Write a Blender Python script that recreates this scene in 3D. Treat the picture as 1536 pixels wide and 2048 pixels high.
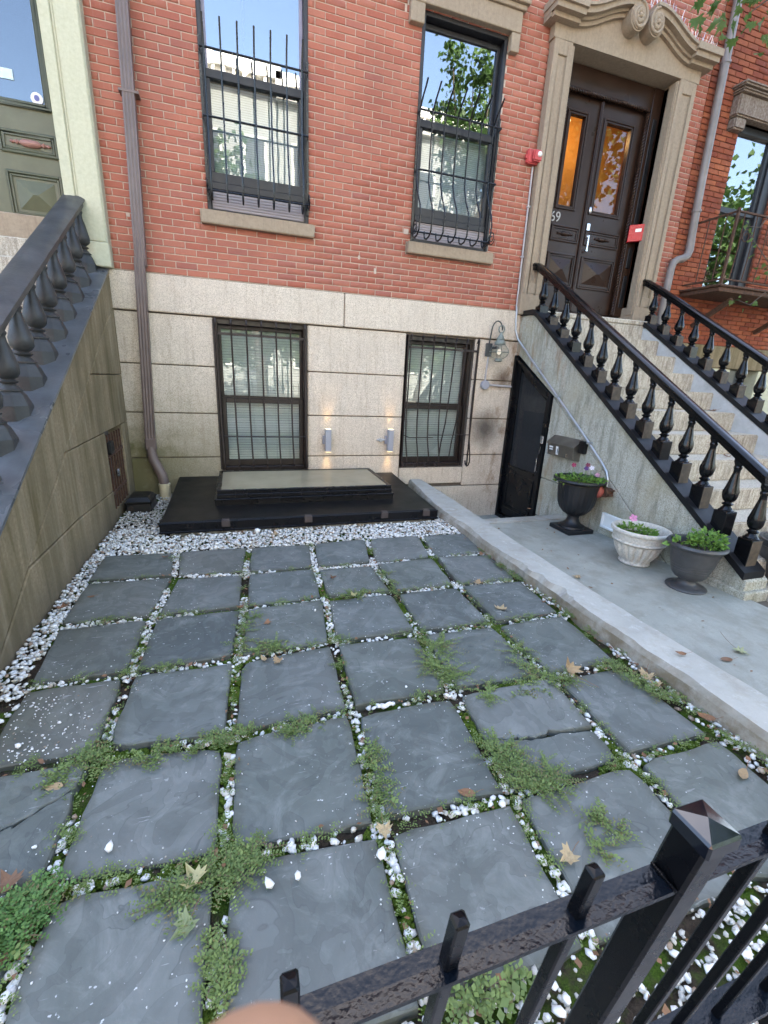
import bpy, bmesh, math, random
import numpy as np
from mathutils import Vector, Matrix, noise as mnoise
R = math.radians
random.seed(7); rng = np.random.default_rng(11)
for o in list(bpy.data.objects): bpy.data.objects.remove(o)
SC = bpy.context.scene; COL = SC.collection

# ------------------------------------------------------------------ camera
CAM = np.array([1.6077, -5.7512, 1.5173]); FPX, IW, IH = 887.38, 1536, 2048
YAW, PITCH, ROLL = 0.3243, -0.3034, 0.0501
_f = np.array([math.sin(YAW)*math.cos(PITCH), math.cos(YAW)*math.cos(PITCH), math.sin(PITCH)])
_r0 = np.array([math.cos(YAW), -math.sin(YAW), 0]); _u0 = np.cross(_r0, _f)
_r = math.cos(ROLL)*_r0 + math.sin(ROLL)*_u0; _u = -math.sin(ROLL)*_r0 + math.cos(ROLL)*_u0
cd = bpy.data.cameras.new('camera'); cam = bpy.data.objects.new('camera', cd); COL.objects.link(cam)
M = Matrix.Identity(4)
for i in range(3):
    M[i][0], M[i][1], M[i][2], M[i][3] = _r[i], _u[i], -_f[i], CAM[i]
cam.matrix_world = M
cd.sensor_fit = 'VERTICAL'; cd.sensor_height = 36; cd.lens = 36*FPX/IH
cd.clip_start = 0.01; cd.clip_end = 500
cd.dof.use_dof = True; cd.dof.focus_distance = 5.0; cd.dof.aperture_fstop = 24
SC.camera = cam
def ray(u, v): return _f + (u-IW/2)/FPX*_r + (IH/2-v)/FPX*_u
def F(u, v, Y=0.): d = ray(u, v); return CAM + d*(Y-CAM[1])/d[1]      # point of a plane parallel to the facade
def G(u, v, Z=0.): d = ray(u, v); return CAM + d*(Z-CAM[2])/d[2]      # point on the ground

# ------------------------------------------------------------------ sky, sun, exposure
SUN_EL, SUN_AZ = 41., 12.      # the sun stands behind the houses, the yard lies in their shade
W = bpy.data.worlds.new('World'); SC.world = W; W.use_nodes = True
nt = W.node_tree; sky = nt.nodes.new('ShaderNodeTexSky'); sky.sky_type = 'NISHITA'; sky.sun_disc = False
sky.sun_elevation = R(SUN_EL); sky.sun_rotation = R(SUN_AZ); sky.air_density = 1.0; sky.dust_density = 2.6; sky.ozone_density = 0.0
bg = nt.nodes['Background']; bg.inputs[1].default_value = 0.15
nt.links.new(sky.outputs[0], bg.inputs[0])
sl = bpy.data.lights.new('sun', 'SUN'); so = bpy.data.objects.new('sun', sl); COL.objects.link(so)
sl.energy = 5.0; sl.angle = R(0.5); sl.color = (1, .95, .80)
_sd = Vector((math.sin(R(SUN_AZ))*math.cos(R(SUN_EL)), math.cos(R(SUN_AZ))*math.cos(R(SUN_EL)), math.sin(R(SUN_EL))))
so.rotation_euler = _sd.to_track_quat('Z', 'Y').to_euler(); so.location = (0, 20, 30)
SC.view_settings.view_transform = 'Standard'; SC.view_settings.look = 'None'
SC.view_settings.exposure = 2.92; SC.view_settings.gamma = 1

# ------------------------------------------------------------------ material helpers
class NT:
    def __init__(s, name):
        s.m = bpy.data.materials.new(name); s.m.use_nodes = True; s.t = s.m.node_tree
        s.b = s.t.nodes['Principled BSDF']; s.o = s.t.nodes['Material Output']
    def n(s, kind, ins=None, **kw):
        x = s.t.nodes.new('ShaderNode'+kind)
        for k, v in kw.items(): setattr(x, k, v)
        for k, v in (ins or {}).items(): s.set(x.inputs[k], v)
        return x
    def set(s, sock, v):
        if hasattr(v, 'is_output') or isinstance(v, bpy.types.NodeSocket): s.t.links.new(v, sock)
        elif isinstance(v, (tuple, list)) and len(v) == 3 and sock.type == 'RGBA': sock.default_value = (*v, 1)
        else: sock.default_value = v
    @property
    def pos(s): return s.n('NewGeometry').outputs['Position']
    def map(s, scale=(1, 1, 1), vec=None):
        x = s.n('Mapping', {'Scale': scale}); s.set(x.inputs['Vector'], vec or s.pos); return x.outputs[0]
    def noise(s, scale, detail=4, rough=.6, vec=None, dist=0):
        return s.n('TexNoise', {'Scale': scale, 'Detail': detail, 'Roughness': rough, 'Distortion': dist, 'Vector': vec or s.pos}).outputs[0]
    def voro(s, scale, vec=None, feature='F1', out=0, rnd=1.):
        return s.n('TexVoronoi', {'Scale': scale, 'Randomness': rnd, 'Vector': vec or s.pos}, feature=feature).outputs[out]
    def ramp(s, fac, *stops):
        x = s.n('ValToRGB', {'Fac': fac}); e = x.color_ramp.elements
        while len(e) < len(stops): e.new(.5)
        for k, (p, c) in zip(e, stops):
            k.position = p; k.color = (c, c, c, 1) if isinstance(c, (int, float)) else (*c, 1)
        return x.outputs[0]
    def mix(s, a, b, fac, mode='MIX'):
        x = s.n('Mix', data_type='RGBA', blend_type=mode)
        s.set(x.inputs[0], fac); s.set(x.inputs[6], a); s.set(x.inputs[7], b); return x.outputs[2]
    def ma(s, op, a, b=0., clamp=False):
        x = s.n('Math', operation=op, use_clamp=clamp); s.set(x.inputs[0], a); s.set(x.inputs[1], b); return x.outputs[0]
    def xyz(s): return s.n('SeparateXYZ', {0: s.pos}).outputs
    def rnd(s):
        a = s.n('Attribute', attribute_name='rnd').outputs['Fac']; b = s.n('ObjectInfo').outputs['Random']
        return s.ma('FRACT', s.ma('ADD', a, b))
    def bump(s, h, strength=.3, dist=.01, nrm=None):
        x = s.n('Bump', {'Strength': strength, 'Distance': dist, 'Height': h})
        if nrm: s.set(x.inputs['Normal'], nrm)
        return x.outputs[0]
    def fin(s, col=None, rough=None, metal=0., nrm=None, spec=None, coat=0.):
        if col is not None: s.set(s.b.inputs['Base Color'], col)
        if rough is not None: s.set(s.b.inputs['Roughness'], rough)
        s.b.inputs['Metallic'].default_value = metal
        if nrm is not None: s.set(s.b.inputs['Normal'], nrm)
        if spec is not None: s.b.inputs['Specular IOR Level'].default_value = spec
        if coat: s.b.inputs['Coat Weight'].default_value = coat; s.b.inputs['Coat Roughness'].default_value = .08
        return s.m
def sub(c, k): return tuple(min(1, max(0, x*k)) for x in c)
def simple(name, col, rough=.6, metal=0., var=.15, scale=20., bump=.1, bscale=80., spec=None, coat=0.):
    s = NT(name); n = s.noise(scale, 4)
    c = s.ramp(n, (.25, sub(col, 1-var)), (.75, sub(col, 1+var)))
    nr = s.bump(s.noise(bscale, 3), bump, .004) if bump else None
    r = s.ramp(s.noise(scale*.6, 3), (.3, max(0, rough-.08)), (.7, min(1, rough+.08)))
    return s.fin(c, r, metal, nr, spec, coat)

MAT = {}
def m_brick(name, stops, soot):
    s = NT(name); r = s.rnd()
    c = s.ramp(r, *stops)
    n = s.noise(55, 5, .7); c = s.mix(c, (.55, .45, .42), s.ramp(n, (.55, 0.), (.85, .28)))
    big = s.noise(1.3, 4); c = s.mix(c, soot, s.ramp(big, (.42, 0.), (.68, .6)))
    z = s.xyz()[2]
    strk = s.noise(6, 3, .6, s.map((5, 5, .35)))
    c = s.mix(c, (.62, .52, .46), s.ramp(strk, (.62, 0.), (.85, .22)))
    h = s.ma('ADD', s.noise(140, 4, .7), s.ma('MULTIPLY', s.noise(35, 2), .8))
    return s.fin(c, .88, nrm=s.bump(h, .5, .004), spec=.25)
MAT['brick'] = m_brick('brick', [(0, (.34, .108, .070)), (.25, (.365, .126, .081)), (.5, (.385, .140, .090)), (.8, (.405, .156, .102)), (.93, (.36, .133, .092)), (1, (.31, .112, .083))], (.27, .10, .073))
MAT['brick_orange'] = m_brick('brick_orange', [(0, (.20, .046, .022)), (.35, (.27, .070, .030)), (.7, (.33, .10, .042)), (1, (.24, .07, .038))], (.13, .04, .03))
def m_mortar(name, a, b):
    s = NT(name); return s.fin(s.ramp(s.noise(30, 5, .7), (.3, a), (.7, b)), .95, nrm=s.bump(s.noise(200, 3), .4, .003), spec=.1)
MAT['mortar'] = m_mortar('mortar', (.42, .33, .26), (.56, .46, .37))
MAT['mortar_dark'] = m_mortar('mortar_dark', (.10, .05, .035), (.17, .08, .055))
def granite_base(s, lo, mid, hi, sc=170):
    n = s.noise(sc, 3, .8); v = s.voro(sc*.9, out=1)
    vv = s.n('SeparateColor', {0: v}).outputs[0]
    c = s.ramp(s.ma('ADD', s.ma('MULTIPLY', n, .6), s.ma('MULTIPLY', vv, .4)), (.3, lo), (.48, mid), (.72, hi))
    return s.mix(c, sub(mid, .8), s.ramp(s.noise(3, 4), (.4, 0.), (.75, .5)))
def m_granite():
    s = NT('granite'); c = granite_base(s, (.40, .34, .265), (.60, .52, .415), (.72, .64, .53))
    X, Y, Z = s.xyz()
    # vertical weather streaks
    st = s.noise(4, 4, .7, s.map((6, 6, .5))); c = s.mix(c, (.31, .235, .165), s.ramp(st, (.5, 0.), (.78, .5)))
    c = s.mix(c, (.20, .175, .15), s.ramp(s.noise(2.1, 5, .7), (.6, 0.), (.8, .3)))
    # algae low on the left
    gm = s.ma('MULTIPLY', s.ramp(s.ma('ADD', Z, s.ma('MULTIPLY', s.noise(2.5, 5), .8)), (.42, 1.), (1.15, 0.)), s.ramp(X, (.0, 1.), (1., 0.)))
    gx = s.n('MapRange', {0: X, 1: .4, 2: 2.6, 3: 1., 4: 0.}).outputs[0]
    gz = s.n('MapRange', {0: s.ma('ADD', Z, s.ma('MULTIPLY', s.ma('SUBTRACT', s.noise(3., 6, .7), .5), 1.5)), 1: .35, 2: 1.3, 3: 1., 4: 0.}).outputs[0]
    c = s.mix(c, (.12, .11, .045), s.ma('MULTIPLY', s.ma('MULTIPLY', gx, gz), 1.))
    # rust and soot by the basement door
    rx = s.n('MapRange', {0: X, 1: 4.75, 2: 5.3, 3: 0., 4: 1.}).outputs[0]
    rs = s.noise(3.2, 5, .7, s.map((1.6, 1.6, .9)))
    c = s.mix(c, (.20, .10, .035), s.ma('MULTIPLY', rx, s.ramp(rs, (.5, 0.), (.68, .85))))
    dz = s.n('VectorMath', {0: s.pos, 1: (5.0, 0, .82)}, operation='DISTANCE').outputs['Value']
    dz = s.ma('ADD', dz, s.ma('MULTIPLY', s.noise(7, 4), .14))
    c = s.mix(c, (.045, .04, .035), s.n('MapRange', {0: dz, 1: .12, 2: .42, 3: .85, 4: 0.}).outputs[0])
    dx = s.n('VectorMath', {0: s.pos, 1: (5.2, 0, 1.52)}, operation='DISTANCE').outputs['Value']
    dx = s.ma('ADD', dx, s.ma('MULTIPLY', s.noise(9, 4), .16))
    c = s.mix(c, (.07, .035, .015), s.n('MapRange', {0: dx, 1: .1, 2: .27, 3: .8, 4: 0.}).outputs[0])
    h = s.ma('ADD', s.noise(160, 3, .7), s.ma('MULTIPLY', s.noise(18, 4), 1.2))
    return s.fin(c, .8, nrm=s.bump(h, .45, .006), spec=.3)
MAT['granite'] = m_granite()
def m_stoop():
    s = NT('stoop_granite'); c = granite_base(s, (.22, .215, .175), (.42, .41, .34), (.56, .55, .47))
    X, Y, Z = s.xyz()
    st = s.noise(4, 5, .72, s.map((3, 3, .5))); c = s.mix(c, (.12, .125, .085), s.ramp(st, (.46, 0.), (.72, .75)))
    wr = s.noise(1.6, 4); c = s.mix(c, (.30, .25, .13), s.ramp(wr, (.44, 0.), (.7, .6)))
    rust = s.noise(3, 4, .7, s.map((1, 2.2, .5))); yy = s.n('MapRange', {0: Y, 1: -1.3, 2: -.9, 3: 0., 4: 1.}).outputs[0]
    c = s.mix(c, (.26, .12, .035), s.ma('MULTIPLY', yy, s.ramp(rust, (.52, 0.), (.7, .8))))
    h = s.ma('ADD', s.noise(150, 3, .7), s.ma('MULTIPLY', s.noise(15, 4), 1.2))
    return s.fin(c, .82, nrm=s.bump(h, .4, .006), spec=.3)
MAT['stoop'] = m_stoop()
def m_steps():
    s = NT('step_granite'); c = granite_base(s, (.30, .26, .20), (.52, .47, .38), (.65, .6, .5))
    Z = s.xyz()[2]; st = s.noise(7, 5, .75, s.map((4, 4, .8)))
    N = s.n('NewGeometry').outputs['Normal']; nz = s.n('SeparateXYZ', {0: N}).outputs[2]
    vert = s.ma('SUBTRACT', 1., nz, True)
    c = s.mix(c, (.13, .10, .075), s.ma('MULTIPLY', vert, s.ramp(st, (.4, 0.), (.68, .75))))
    return s.fin(c, .85, nrm=s.bump(s.noise(120, 4), .4, .006), spec=.2)
MAT['steps'] = m_steps()
def m_mossystone():
    s = NT('mossy_sandstone'); X, Y, Z = s.xyz()
    c = s.ramp(s.noise(45, 5, .7), (.3, (.20, .155, .09)), (.7, (.32, .255, .16)))
    st = s.noise(2.6, 5, .62, s.map((4, 3.2, .33)), .4)
    c = s.mix(c, (.115, .09, .04), s.ramp(st, (.40, 0.), (.68, .85)))
    c = s.mix(c, (.12, .098, .055), s.ramp(s.noise(2.2, 4), (.45, 0.), (.7, .5)))
    c = s.mix(c, (.34, .28, .19), s.ramp(s.noise(3, 4, .6, s.map((5, 3, .3)), .5), (.55, 0.), (.75, .55)))
    low = s.n('MapRange', {0: s.ma('ADD', Z, s.ma('MULTIPLY', s.noise(3, 4), .3)), 1: .12, 2: .42, 3: .7, 4: 0.}).outputs[0]
    c = s.mix(c, (.10, .085, .06), low)      # damp algae film
    return s.fin(c, .9, nrm=s.bump(s.ma('ADD', s.noise(130, 3, .7), s.noise(14, 4)), .4, .008), spec=.2)
MAT['mossy'] = m_mossystone()
def m_brownstone(name, a, b, streak=.35):
    s = NT(name); c = s.ramp(s.noise(35, 5, .65), (.3, a), (.7, b))
    st = s.noise(6, 4, .7, s.map((7, 7, .3))); c = s.mix(c, sub(a, .7), s.ramp(st, (.5, 0.), (.75, streak)))
    c = s.mix(c, sub(b, 1.3), s.ramp(s.noise(8, 4, .7, s.map((9, 9, .3))), (.6, 0.), (.8, streak)))
    return s.fin(c, .85, nrm=s.bump(s.noise(180, 3), .25, .004), spec=.25)
MAT['brownstone'] = m_brownstone('brownstone', (.275, .213, .150), (.35, .28, .20))
MAT['oldbrownstone'] = m_brownstone('weathered_brownstone', (.13, .085, .06), (.3, .25, .2), .8)
MAT['cream'] = m_brownstone('cream_painted_stone', (.46, .45, .31), (.55, .54, .40), .18)
MAT['green'] = simple('green_paint', (.105, .11, .062), .45, var=.12, scale=9, bump=.08, bscale=40)
MAT['green_mold'] = simple('green_moulding', (.055, .066, .034), .4, var=.1, scale=9, bump=.05)
MAT['ornament'] = simple('rose_ornament', (.32, .16, .13), .45, bump=.05)
MAT['brownpaint'] = simple('dark_brown_paint', (.028, .0135, .008), .34, var=.15, scale=7, bump=.06, bscale=50, spec=.3)
def m_black(name, col, rough, sc, bs, coat=.1, spec=.36):
    s = NT(name); n = s.noise(sc, 5, .7)
    c = s.mix(col, sub(col, 2.2), s.ramp(n, (.6, 0.), (.85, .5)))
    h = s.ma('ADD', s.ma('MULTIPLY', s.noise(bs, 3, .5), .4), s.noise(bs*.3, 2))
    return s.fin(c, s.ramp(n, (.3, rough), (.8, rough+.15)), 0., s.bump(h, coat, .003), spec, 0.)
MAT['blackgloss'] = m_black('black_gloss_paint', (.0035, .0035, .004), .16, 8, 90, .12)
MAT['fencepaint'] = m_black('fence_black_paint', (.003, .0032, .004), .2, 22, 120, .06, .16)
MAT['railtop'] = m_black('worn_rail_paint_sky_tint', (.0035, .0055, .009), .13, 60, 260, .32, .22)  # blue in the base colour stands in for sky reflected on the rail
MAT['blackmatte'] = m_black('black_paint', (.006, .006, .007), .45, 8, 90)
MAT['darkstone'] = simple('dark_painted_stone', (.036, .036, .034), .5, var=.5, scale=7, bump=.5, bscale=70)
MAT['darkrail'] = simple('dark_weathered_rail', (.045, .046, .046), .45, var=.5, scale=6, bump=.35, bscale=60)
MAT['capgloss'] = m_black('glossy_post_cap_paint', (.004, .005, .008), .06, 22, 120, .04, .7)
MAT['coping'] = simple('black_coping_sky_sheen', (.095, .10, .105), .32, var=.35, scale=6, bump=.25, bscale=50)  # pale grey base paints in the sky reflection on the black coping
MAT['doornavy'] = simple('black_iron_door_paint', (.0035, .0042, .0055), .3, var=.25, scale=8, bump=.08, bscale=60, spec=.3)
MAT['bars'] = simple('iron_bar_paint', (.006, .0065, .008), .3, var=.3, scale=30, bump=.2, bscale=160)
MAT['rustbars'] = simple('rusty_bar_paint', (.022, .014, .012), .5, var=.5, scale=30, bump=.3, bscale=160)
MAT['rust'] = simple('rust', (.075, .036, .02), .85, var=.5, scale=30, bump=.4, bscale=120)
MAT['bronze'] = simple('bronze_window_frame', (.014, .008, .006), .4, var=.2, scale=12, bump=.04)
MAT['charframe'] = simple('charcoal_window_frame', (.014, .014, .017), .45, var=.15, scale=10, bump=.04)
MAT['linerframe'] = simple('pale_window_liner', (.30, .28, .36), .5, var=.1, scale=10, bump=.0)
MAT['siding'] = simple('grey_panel', (.30, .27, .28), .5, var=.06, scale=10, bump=.0)
def m_glass(name, ior, rough=0.0, tint=(1, 1, 1), wob=.02):
    s = NT(name); s.t.nodes.remove(s.b)
    nr = s.bump(s.noise(1.7, 2), wob, .05)
    bk = s.n('NewGeometry').outputs['Backfacing']      # the pane's inner face mirrors as weakly as its outer face
    ir = s.n('MapRange', {0: bk, 1: 0., 2: 1., 3: ior, 4: 1/ior}).outputs[0]
    fr = s.n('Fresnel', {'IOR': ir, 'Normal': nr}).outputs[0]
    g = s.n('BsdfGlossy', {'Color': (1, 1, 1), 'Roughness': rough, 'Normal': nr}).outputs[0]
    t = s.n('BsdfTransparent', {'Color': tint}).outputs[0]
    mx = s.n('MixShader', {0: fr, 1: t, 2: g}); s.t.links.new(mx.outputs[0], s.o.inputs[0]); return s.m
MAT['glass'] = m_glass('window_glass', 2.9, tint=(.7, .72, .74))
MAT['glass_left'] = m_glass('left_door_glass', 2.1, tint=(.5, .55, .6))
MAT['glass_low'] = m_glass('basement_window_glass', 1.75, tint=(.93, .96, .95))
MAT['glass_screen'] = m_glass('screened_glass', 1.65, .01, (.86, .88, .9))
MAT['glass_door'] = m_glass('door_glass', 1.5, tint=(.9, .86, .8))
MAT['glass_globe'] = m_glass('lantern_glass', 1.2, tint=(.93, .95, .95), wob=.05)
MAT['blind'] = simple('white_blind', (.62, .66, .66), .55, var=.05, scale=6, bump=.0)
MAT['curtain'] = simple('pale_curtain', (.30, .33, .35), .8, var=.06, scale=5, bump=.0)
MAT['room'] = simple('dim_room_wall', (.10, .09, .08), .8, bump=0)
MAT['ambertan'] = simple('amber_hall_wall', (.52, .30, .10), .6, var=.15, scale=6, bump=0)
def m_bluestone():
    s = NT('bluestone'); r = s.rnd()
    base = s.ramp(r, (0, (.080, .094, .092)), (.2, (.128, .142, .126)), (.4, (.105, .118, .112)), (.6, (.150, .160, .148)), (.8, (.118, .136, .130)), (1, (.145, .146, .128)))
    off = s.n('VectorMath', {0: s.pos, 1: s.n('CombineXYZ', {0: s.ma('MULTIPLY', r, 37.), 1: s.ma('MULTIPLY', r, 91.), 2: 0.}).outputs[0]}, operation='ADD').outputs[0]
    big = s.noise(3.2, 6, .62, off, .6)
    c = s.mix(base, (.066, .078, .068), s.ramp(big, (.42, 0.), (.7, .6)))
    c = s.mix(c, (.20, .215, .20), s.ramp(s.noise(5, 6, .7, off, 1.2), (.50, 0.), (.70, .65)))
    # green-grey film towards the shaded left border
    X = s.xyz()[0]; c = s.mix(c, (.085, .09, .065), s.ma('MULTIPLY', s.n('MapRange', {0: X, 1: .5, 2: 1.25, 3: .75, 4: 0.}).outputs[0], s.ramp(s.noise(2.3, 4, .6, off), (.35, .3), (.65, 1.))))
    # lime flecks and scratches
    fl = s.noise(60, 3, .5, off); msk = s.noise(3.1, 4, .6, off)
    c = s.mix(c, (.55, .57, .56), s.ma('MULTIPLY', s.ramp(fl, (.67, 0.), (.71, .9)), s.ramp(msk, (.48, 0.), (.6, 1.))))
    sc = s.noise(26, 2, .5, s.map((.35, 3.2, 1), off)); c = s.mix(c, (.42, .44, .43), s.ma('MULTIPLY', s.ramp(sc, (.69, 0.), (.73, .7)), s.ramp(msk, (.5, 0.), (.6, 1.))))
    # natural cleft: broad terraces, step edges darkened in the colour as painted relief shade
    cl = s.noise(2.6, 3, .45, off, 1.6); st = s.ma('MULTIPLY', s.ma('ROUND', s.ma('MULTIPLY', cl, 11.)), .09)
    fr = s.ma('ABSOLUTE', s.ma('SUBTRACT', s.ma('FRACT', s.ma('MULTIPLY', cl, 11.)), .5))
    lay = s.ramp(s.ma('FRACT', s.ma('MULTIPLY', s.ma('ROUND', s.ma('MULTIPLY', cl, 11.)), .37)), (0, .76), (1, 1.22))
    c = s.mix(c, lay, .55, 'MULTIPLY')
    c = s.mix(c, (.055, .062, .06), s.ma('MULTIPLY', s.ramp(fr, (.0, .5), (.05, 0.)), s.ramp(s.noise(4.5, 3, .5, off), (.42, 0.), (.55, 1.))))
    gen = s.n('SeparateXYZ', {0: s.n('TexCoord').outputs['Generated']}).outputs
    ex = s.ma('MINIMUM', gen[0], s.ma('SUBTRACT', 1., gen[0])); ey = s.ma('MINIMUM', gen[1], s.ma('SUBTRACT', 1., gen[1]))
    ed_ = s.ma('ADD', s.ma('MINIMUM', ex, ey), s.ma('MULTIPLY', s.ma('SUBTRACT', s.noise(9, 5, .7, off), .5), .22))
    c = s.mix(c, (.062, .064, .045), s.n('MapRange', {0: ed_, 1: -.02, 2: .09, 3: .75, 4: 0.}).outputs[0])
    h = s.ma('ADD', s.ma('MULTIPLY', st, 1.), s.ma('MULTIPLY', s.noise(40, 5, .65), .16))
    return s.fin(c, s.ramp(big, (.3, .55), (.7, .75)), nrm=s.bump(h, .8, .014), spec=.4)
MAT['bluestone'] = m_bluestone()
def m_concrete(name, a, b, stain):
    s = NT(name); c = s.ramp(s.noise(2.2, 6, .65), (.3, a), (.7, b))
    c = s.mix(c, stain, s.ramp(s.noise(5, 5, .7), (.48, 0.), (.72, .7)))
    c = s.mix(c, sub(a, .8), s.ramp(s.noise(1.1, 5, .7, None, 1.), (.5, 0.), (.62, .5)))
    c = s.mix(c, sub(b, 1.25), s.ramp(s.noise(11, 5, .7), (.58, 0.), (.75, .4)))
    c = s.mix(c, sub(a, .75), s.ramp(s.noise(160, 3, .8), (.5, 0.), (.75, .5)))
    return s.fin(c, .85, nrm=s.bump(s.ma('ADD', s.noise(140, 4, .7), s.noise(9, 4)), .3, .006), spec=.3)
MAT['path'] = m_concrete('path_concrete', (.27, .275, .235), (.345, .35, .305), (.20, .192, .15))
MAT['curb'] = m_concrete('kerb_stone', (.33, .325, .285), (.45, .44, .39), (.23, .20, .14))
def m_kerb():
    s = NT('kerb_stone_dirty'); c = s.ramp(s.noise(2.6, 6, .65), (.3, (.33, .325, .285)), (.7, (.45, .44, .39)))
    c = s.mix(c, (.23, .20, .14), s.ramp(s.noise(6, 5, .7), (.5, 0.), (.75, .5))); c = s.mix(c, (.58, .57, .53), s.ramp(s.noise(14, 5, .75), (.58, 0.), (.7, .5)))
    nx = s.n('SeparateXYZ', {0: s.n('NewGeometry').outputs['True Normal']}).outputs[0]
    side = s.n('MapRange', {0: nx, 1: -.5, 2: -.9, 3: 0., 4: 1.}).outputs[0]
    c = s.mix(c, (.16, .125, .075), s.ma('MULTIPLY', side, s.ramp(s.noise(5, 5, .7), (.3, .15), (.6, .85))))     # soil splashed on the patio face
    return s.fin(c, .88, nrm=s.bump(s.ma('ADD', s.noise(120, 4, .7), s.ma('MULTIPLY', s.noise(22, 4), 1.5)), .5, .008), spec=.25)
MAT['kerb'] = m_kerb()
MAT['paleside'] = m_concrete('pale_granite_side', (.42, .43, .42), (.55, .555, .54), (.33, .32, .29))
MAT['asphalt'] = m_concrete('asphalt', (.045, .045, .047), (.06, .06, .062), (.04, .04, .04))
MAT['walk'] = m_concrete('sidewalk_concrete', (.27, .25, .23), (.34, .32, .3), (.2, .19, .18))
def m_soil():
    s = NT('soil_and_moss'); n = s.noise(70, 5, .75)
    soil = s.ramp(n, (.3, (.020, .015, .011)), (.7, (.075, .058, .042)))
    moss = s.ramp(s.noise(210, 4, .7), (.3, (.022, .045, .006)), (.7, (.085, .145, .018)))
    msk = s.noise(4.2, 5, .65); c = s.mix(soil, moss, s.ramp(msk, (.46, 0.), (.56, 1.)))
    h = s.ma('ADD', s.noise(200, 4, .7), s.noise(50, 3))
    return s.fin(c, .95, nrm=s.bump(h, .9, .008), spec=.1)
MAT['soil'] = m_soil()
MAT['ground'] = simple('bare_earth', (.10, .085, .065), .95, var=.3, scale=4, bump=.4, bscale=40)
def m_pebble():
    s = NT('white_marble_chips'); r = s.rnd()
    c = s.ramp(r, (0, (.58, .58, .55)), (.3, (.74, .74, .71)), (.6, (.64, .65, .63)), (.8, (.5, .5, .47)), (.9, (.42, .38, .30)), (.96, (.26, .19, .13)))
    c = s.mix(c, (.34, .35, .35), s.ramp(s.noise(90, 4, .7), (.55, 0.), (.75, .5)))
    return s.fin(c, .5, nrm=s.bump(s.noise(150, 3), .25, .003), spec=.4)
MAT['pebble'] = m_pebble()
MAT['dirtypebble'] = simple('dusty_marble_chips', (.40, .39, .35), .7, var=.5, scale=50, bump=.3)
def m_leaf(name, a, b, trans=.25):
    s = NT(name); r = s.rnd(); c = s.mix(a, b, r)
    c = s.mix(c, sub(a, .6), s.ramp(s.noise(60, 3), (.5, 0.), (.8, .5)))
    s.fin(c, .55, spec=.3)
    tr = s.n('BsdfTranslucent', {'Color': c}).outputs[0]
    mx = s.n('MixShader', {0: trans, 1: s.b.outputs[0], 2: tr}); s.t.links.new(mx.outputs[0], s.o.inputs[0]); return s.m
MAT['weed'] = m_leaf('creeping_weed', (.11, .165, .05), (.22, .29, .09))
MAT['weedbright'] = m_leaf('bright_weed', (.075, .16, .04), (.16, .28, .075))
MAT['weeddry'] = m_leaf('dry_weed', (.16, .16, .06), (.24, .20, .09))
MAT['stem'] = simple('weed_stem', (.12, .085, .045), .7, bump=0)
MAT['treeleaf'] = m_leaf('tree_leaf', (.028, .065, .014), (.075, .14, .03), .35)
MAT['treeleaf_light'] = m_leaf('pale_tree_leaf', (.06, .12, .025), (.14, .21, .06), .35)
MAT['bark'] = simple('bark', (.09, .07, .055), .9, var=.35, scale=14, bump=.7, bscale=30)
MAT['leaf_tan'] = m_leaf('dry_tan_leaf', (.33, .235, .13), (.45, .35, .20), .15)
MAT['leaf_brown'] = m_leaf('dry_brown_leaf', (.16, .085, .045), (.26, .14, .075), .12)
MAT['leaf_yellow'] = m_leaf('yellow_leaf', (.40, .36, .16), (.5, .45, .24), .2)
MAT['leaf_greenish'] = m_leaf('pale_green_leaf', (.22, .26, .13), (.34, .36, .2), .2)
MAT['potplant'] = m_leaf('pot_plant_leaf', (.09, .19, .03), (.20, .34, .07))
MAT['petal_pink'] = m_leaf('pink_petal', (.75, .28, .5), (.85, .5, .65), .3)
MAT['petal_magenta'] = m_leaf('magenta_petal', (.72, .18, .52), (.8, .25, .6), .3)
MAT['petal_dark'] = m_leaf('dark_red_petal', (.22, .01, .06), (.3, .02, .09), .2)
MAT['petal_purple'] = m_leaf('purple_petal', (.09, .02, .16), (.13, .04, .24), .2)
MAT['petal_white'] = m_leaf('pale_lilac_petal', (.75, .7, .82), (.85, .82, .9), .3)
MAT['downbrown'] = simple('brown_downspout_paint', (.135, .098, .085), .45, var=.16, scale=6, bump=.1, bscale=40)
MAT['downgrey'] = simple('grey_downspout_paint', (.19, .165, .15), .42, var=.2, scale=6, bump=.1, bscale=40)
MAT['pvc'] = simple('cream_pipe', (.55, .48, .31), .5, var=.2, scale=15, bump=.1)
MAT['membrane'] = simple('black_roof_membrane', (.0055, .0058, .0065), .4, var=.35, scale=5, bump=.2, bscale=45, spec=.22)
MAT['hatchmetal'] = simple('black_hatch_metal', (.004, .004, .005), .28, var=.3, scale=5, bump=.05, bscale=30, spec=.3)
MAT['clip'] = simple('brown_clip', (.05, .038, .035), .45, bump=.1)
def m_frost():
    s = NT('frosted_skylight_glass')
    c = s.ramp(s.noise(5, 5, .6), (.3, (.25, .21, .13)), (.7, (.33, .285, .19)))
    c = s.mix(c, (.45, .42, .34), s.ramp(s.noise(60, 4, .7), (.62, 0.), (.8, .4)))
    return s.fin(c, .3, nrm=s.bump(s.noise(20, 3), .05, .003), spec=.3)
MAT['frost'] = m_frost()
MAT['lampgrey'] = simple('light_grey_lamp_paint', (.30, .31, .345), .4, var=.04, scale=10, bump=0)
MAT['verdigris'] = simple('verdigris_copper', (.16, .185, .165), .6, var=.3, scale=30, bump=.25, bscale=90)
MAT['darkiron'] = simple('dark_iron', (.05, .055, .055), .5, var=.3, scale=30, bump=.2)
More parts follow.
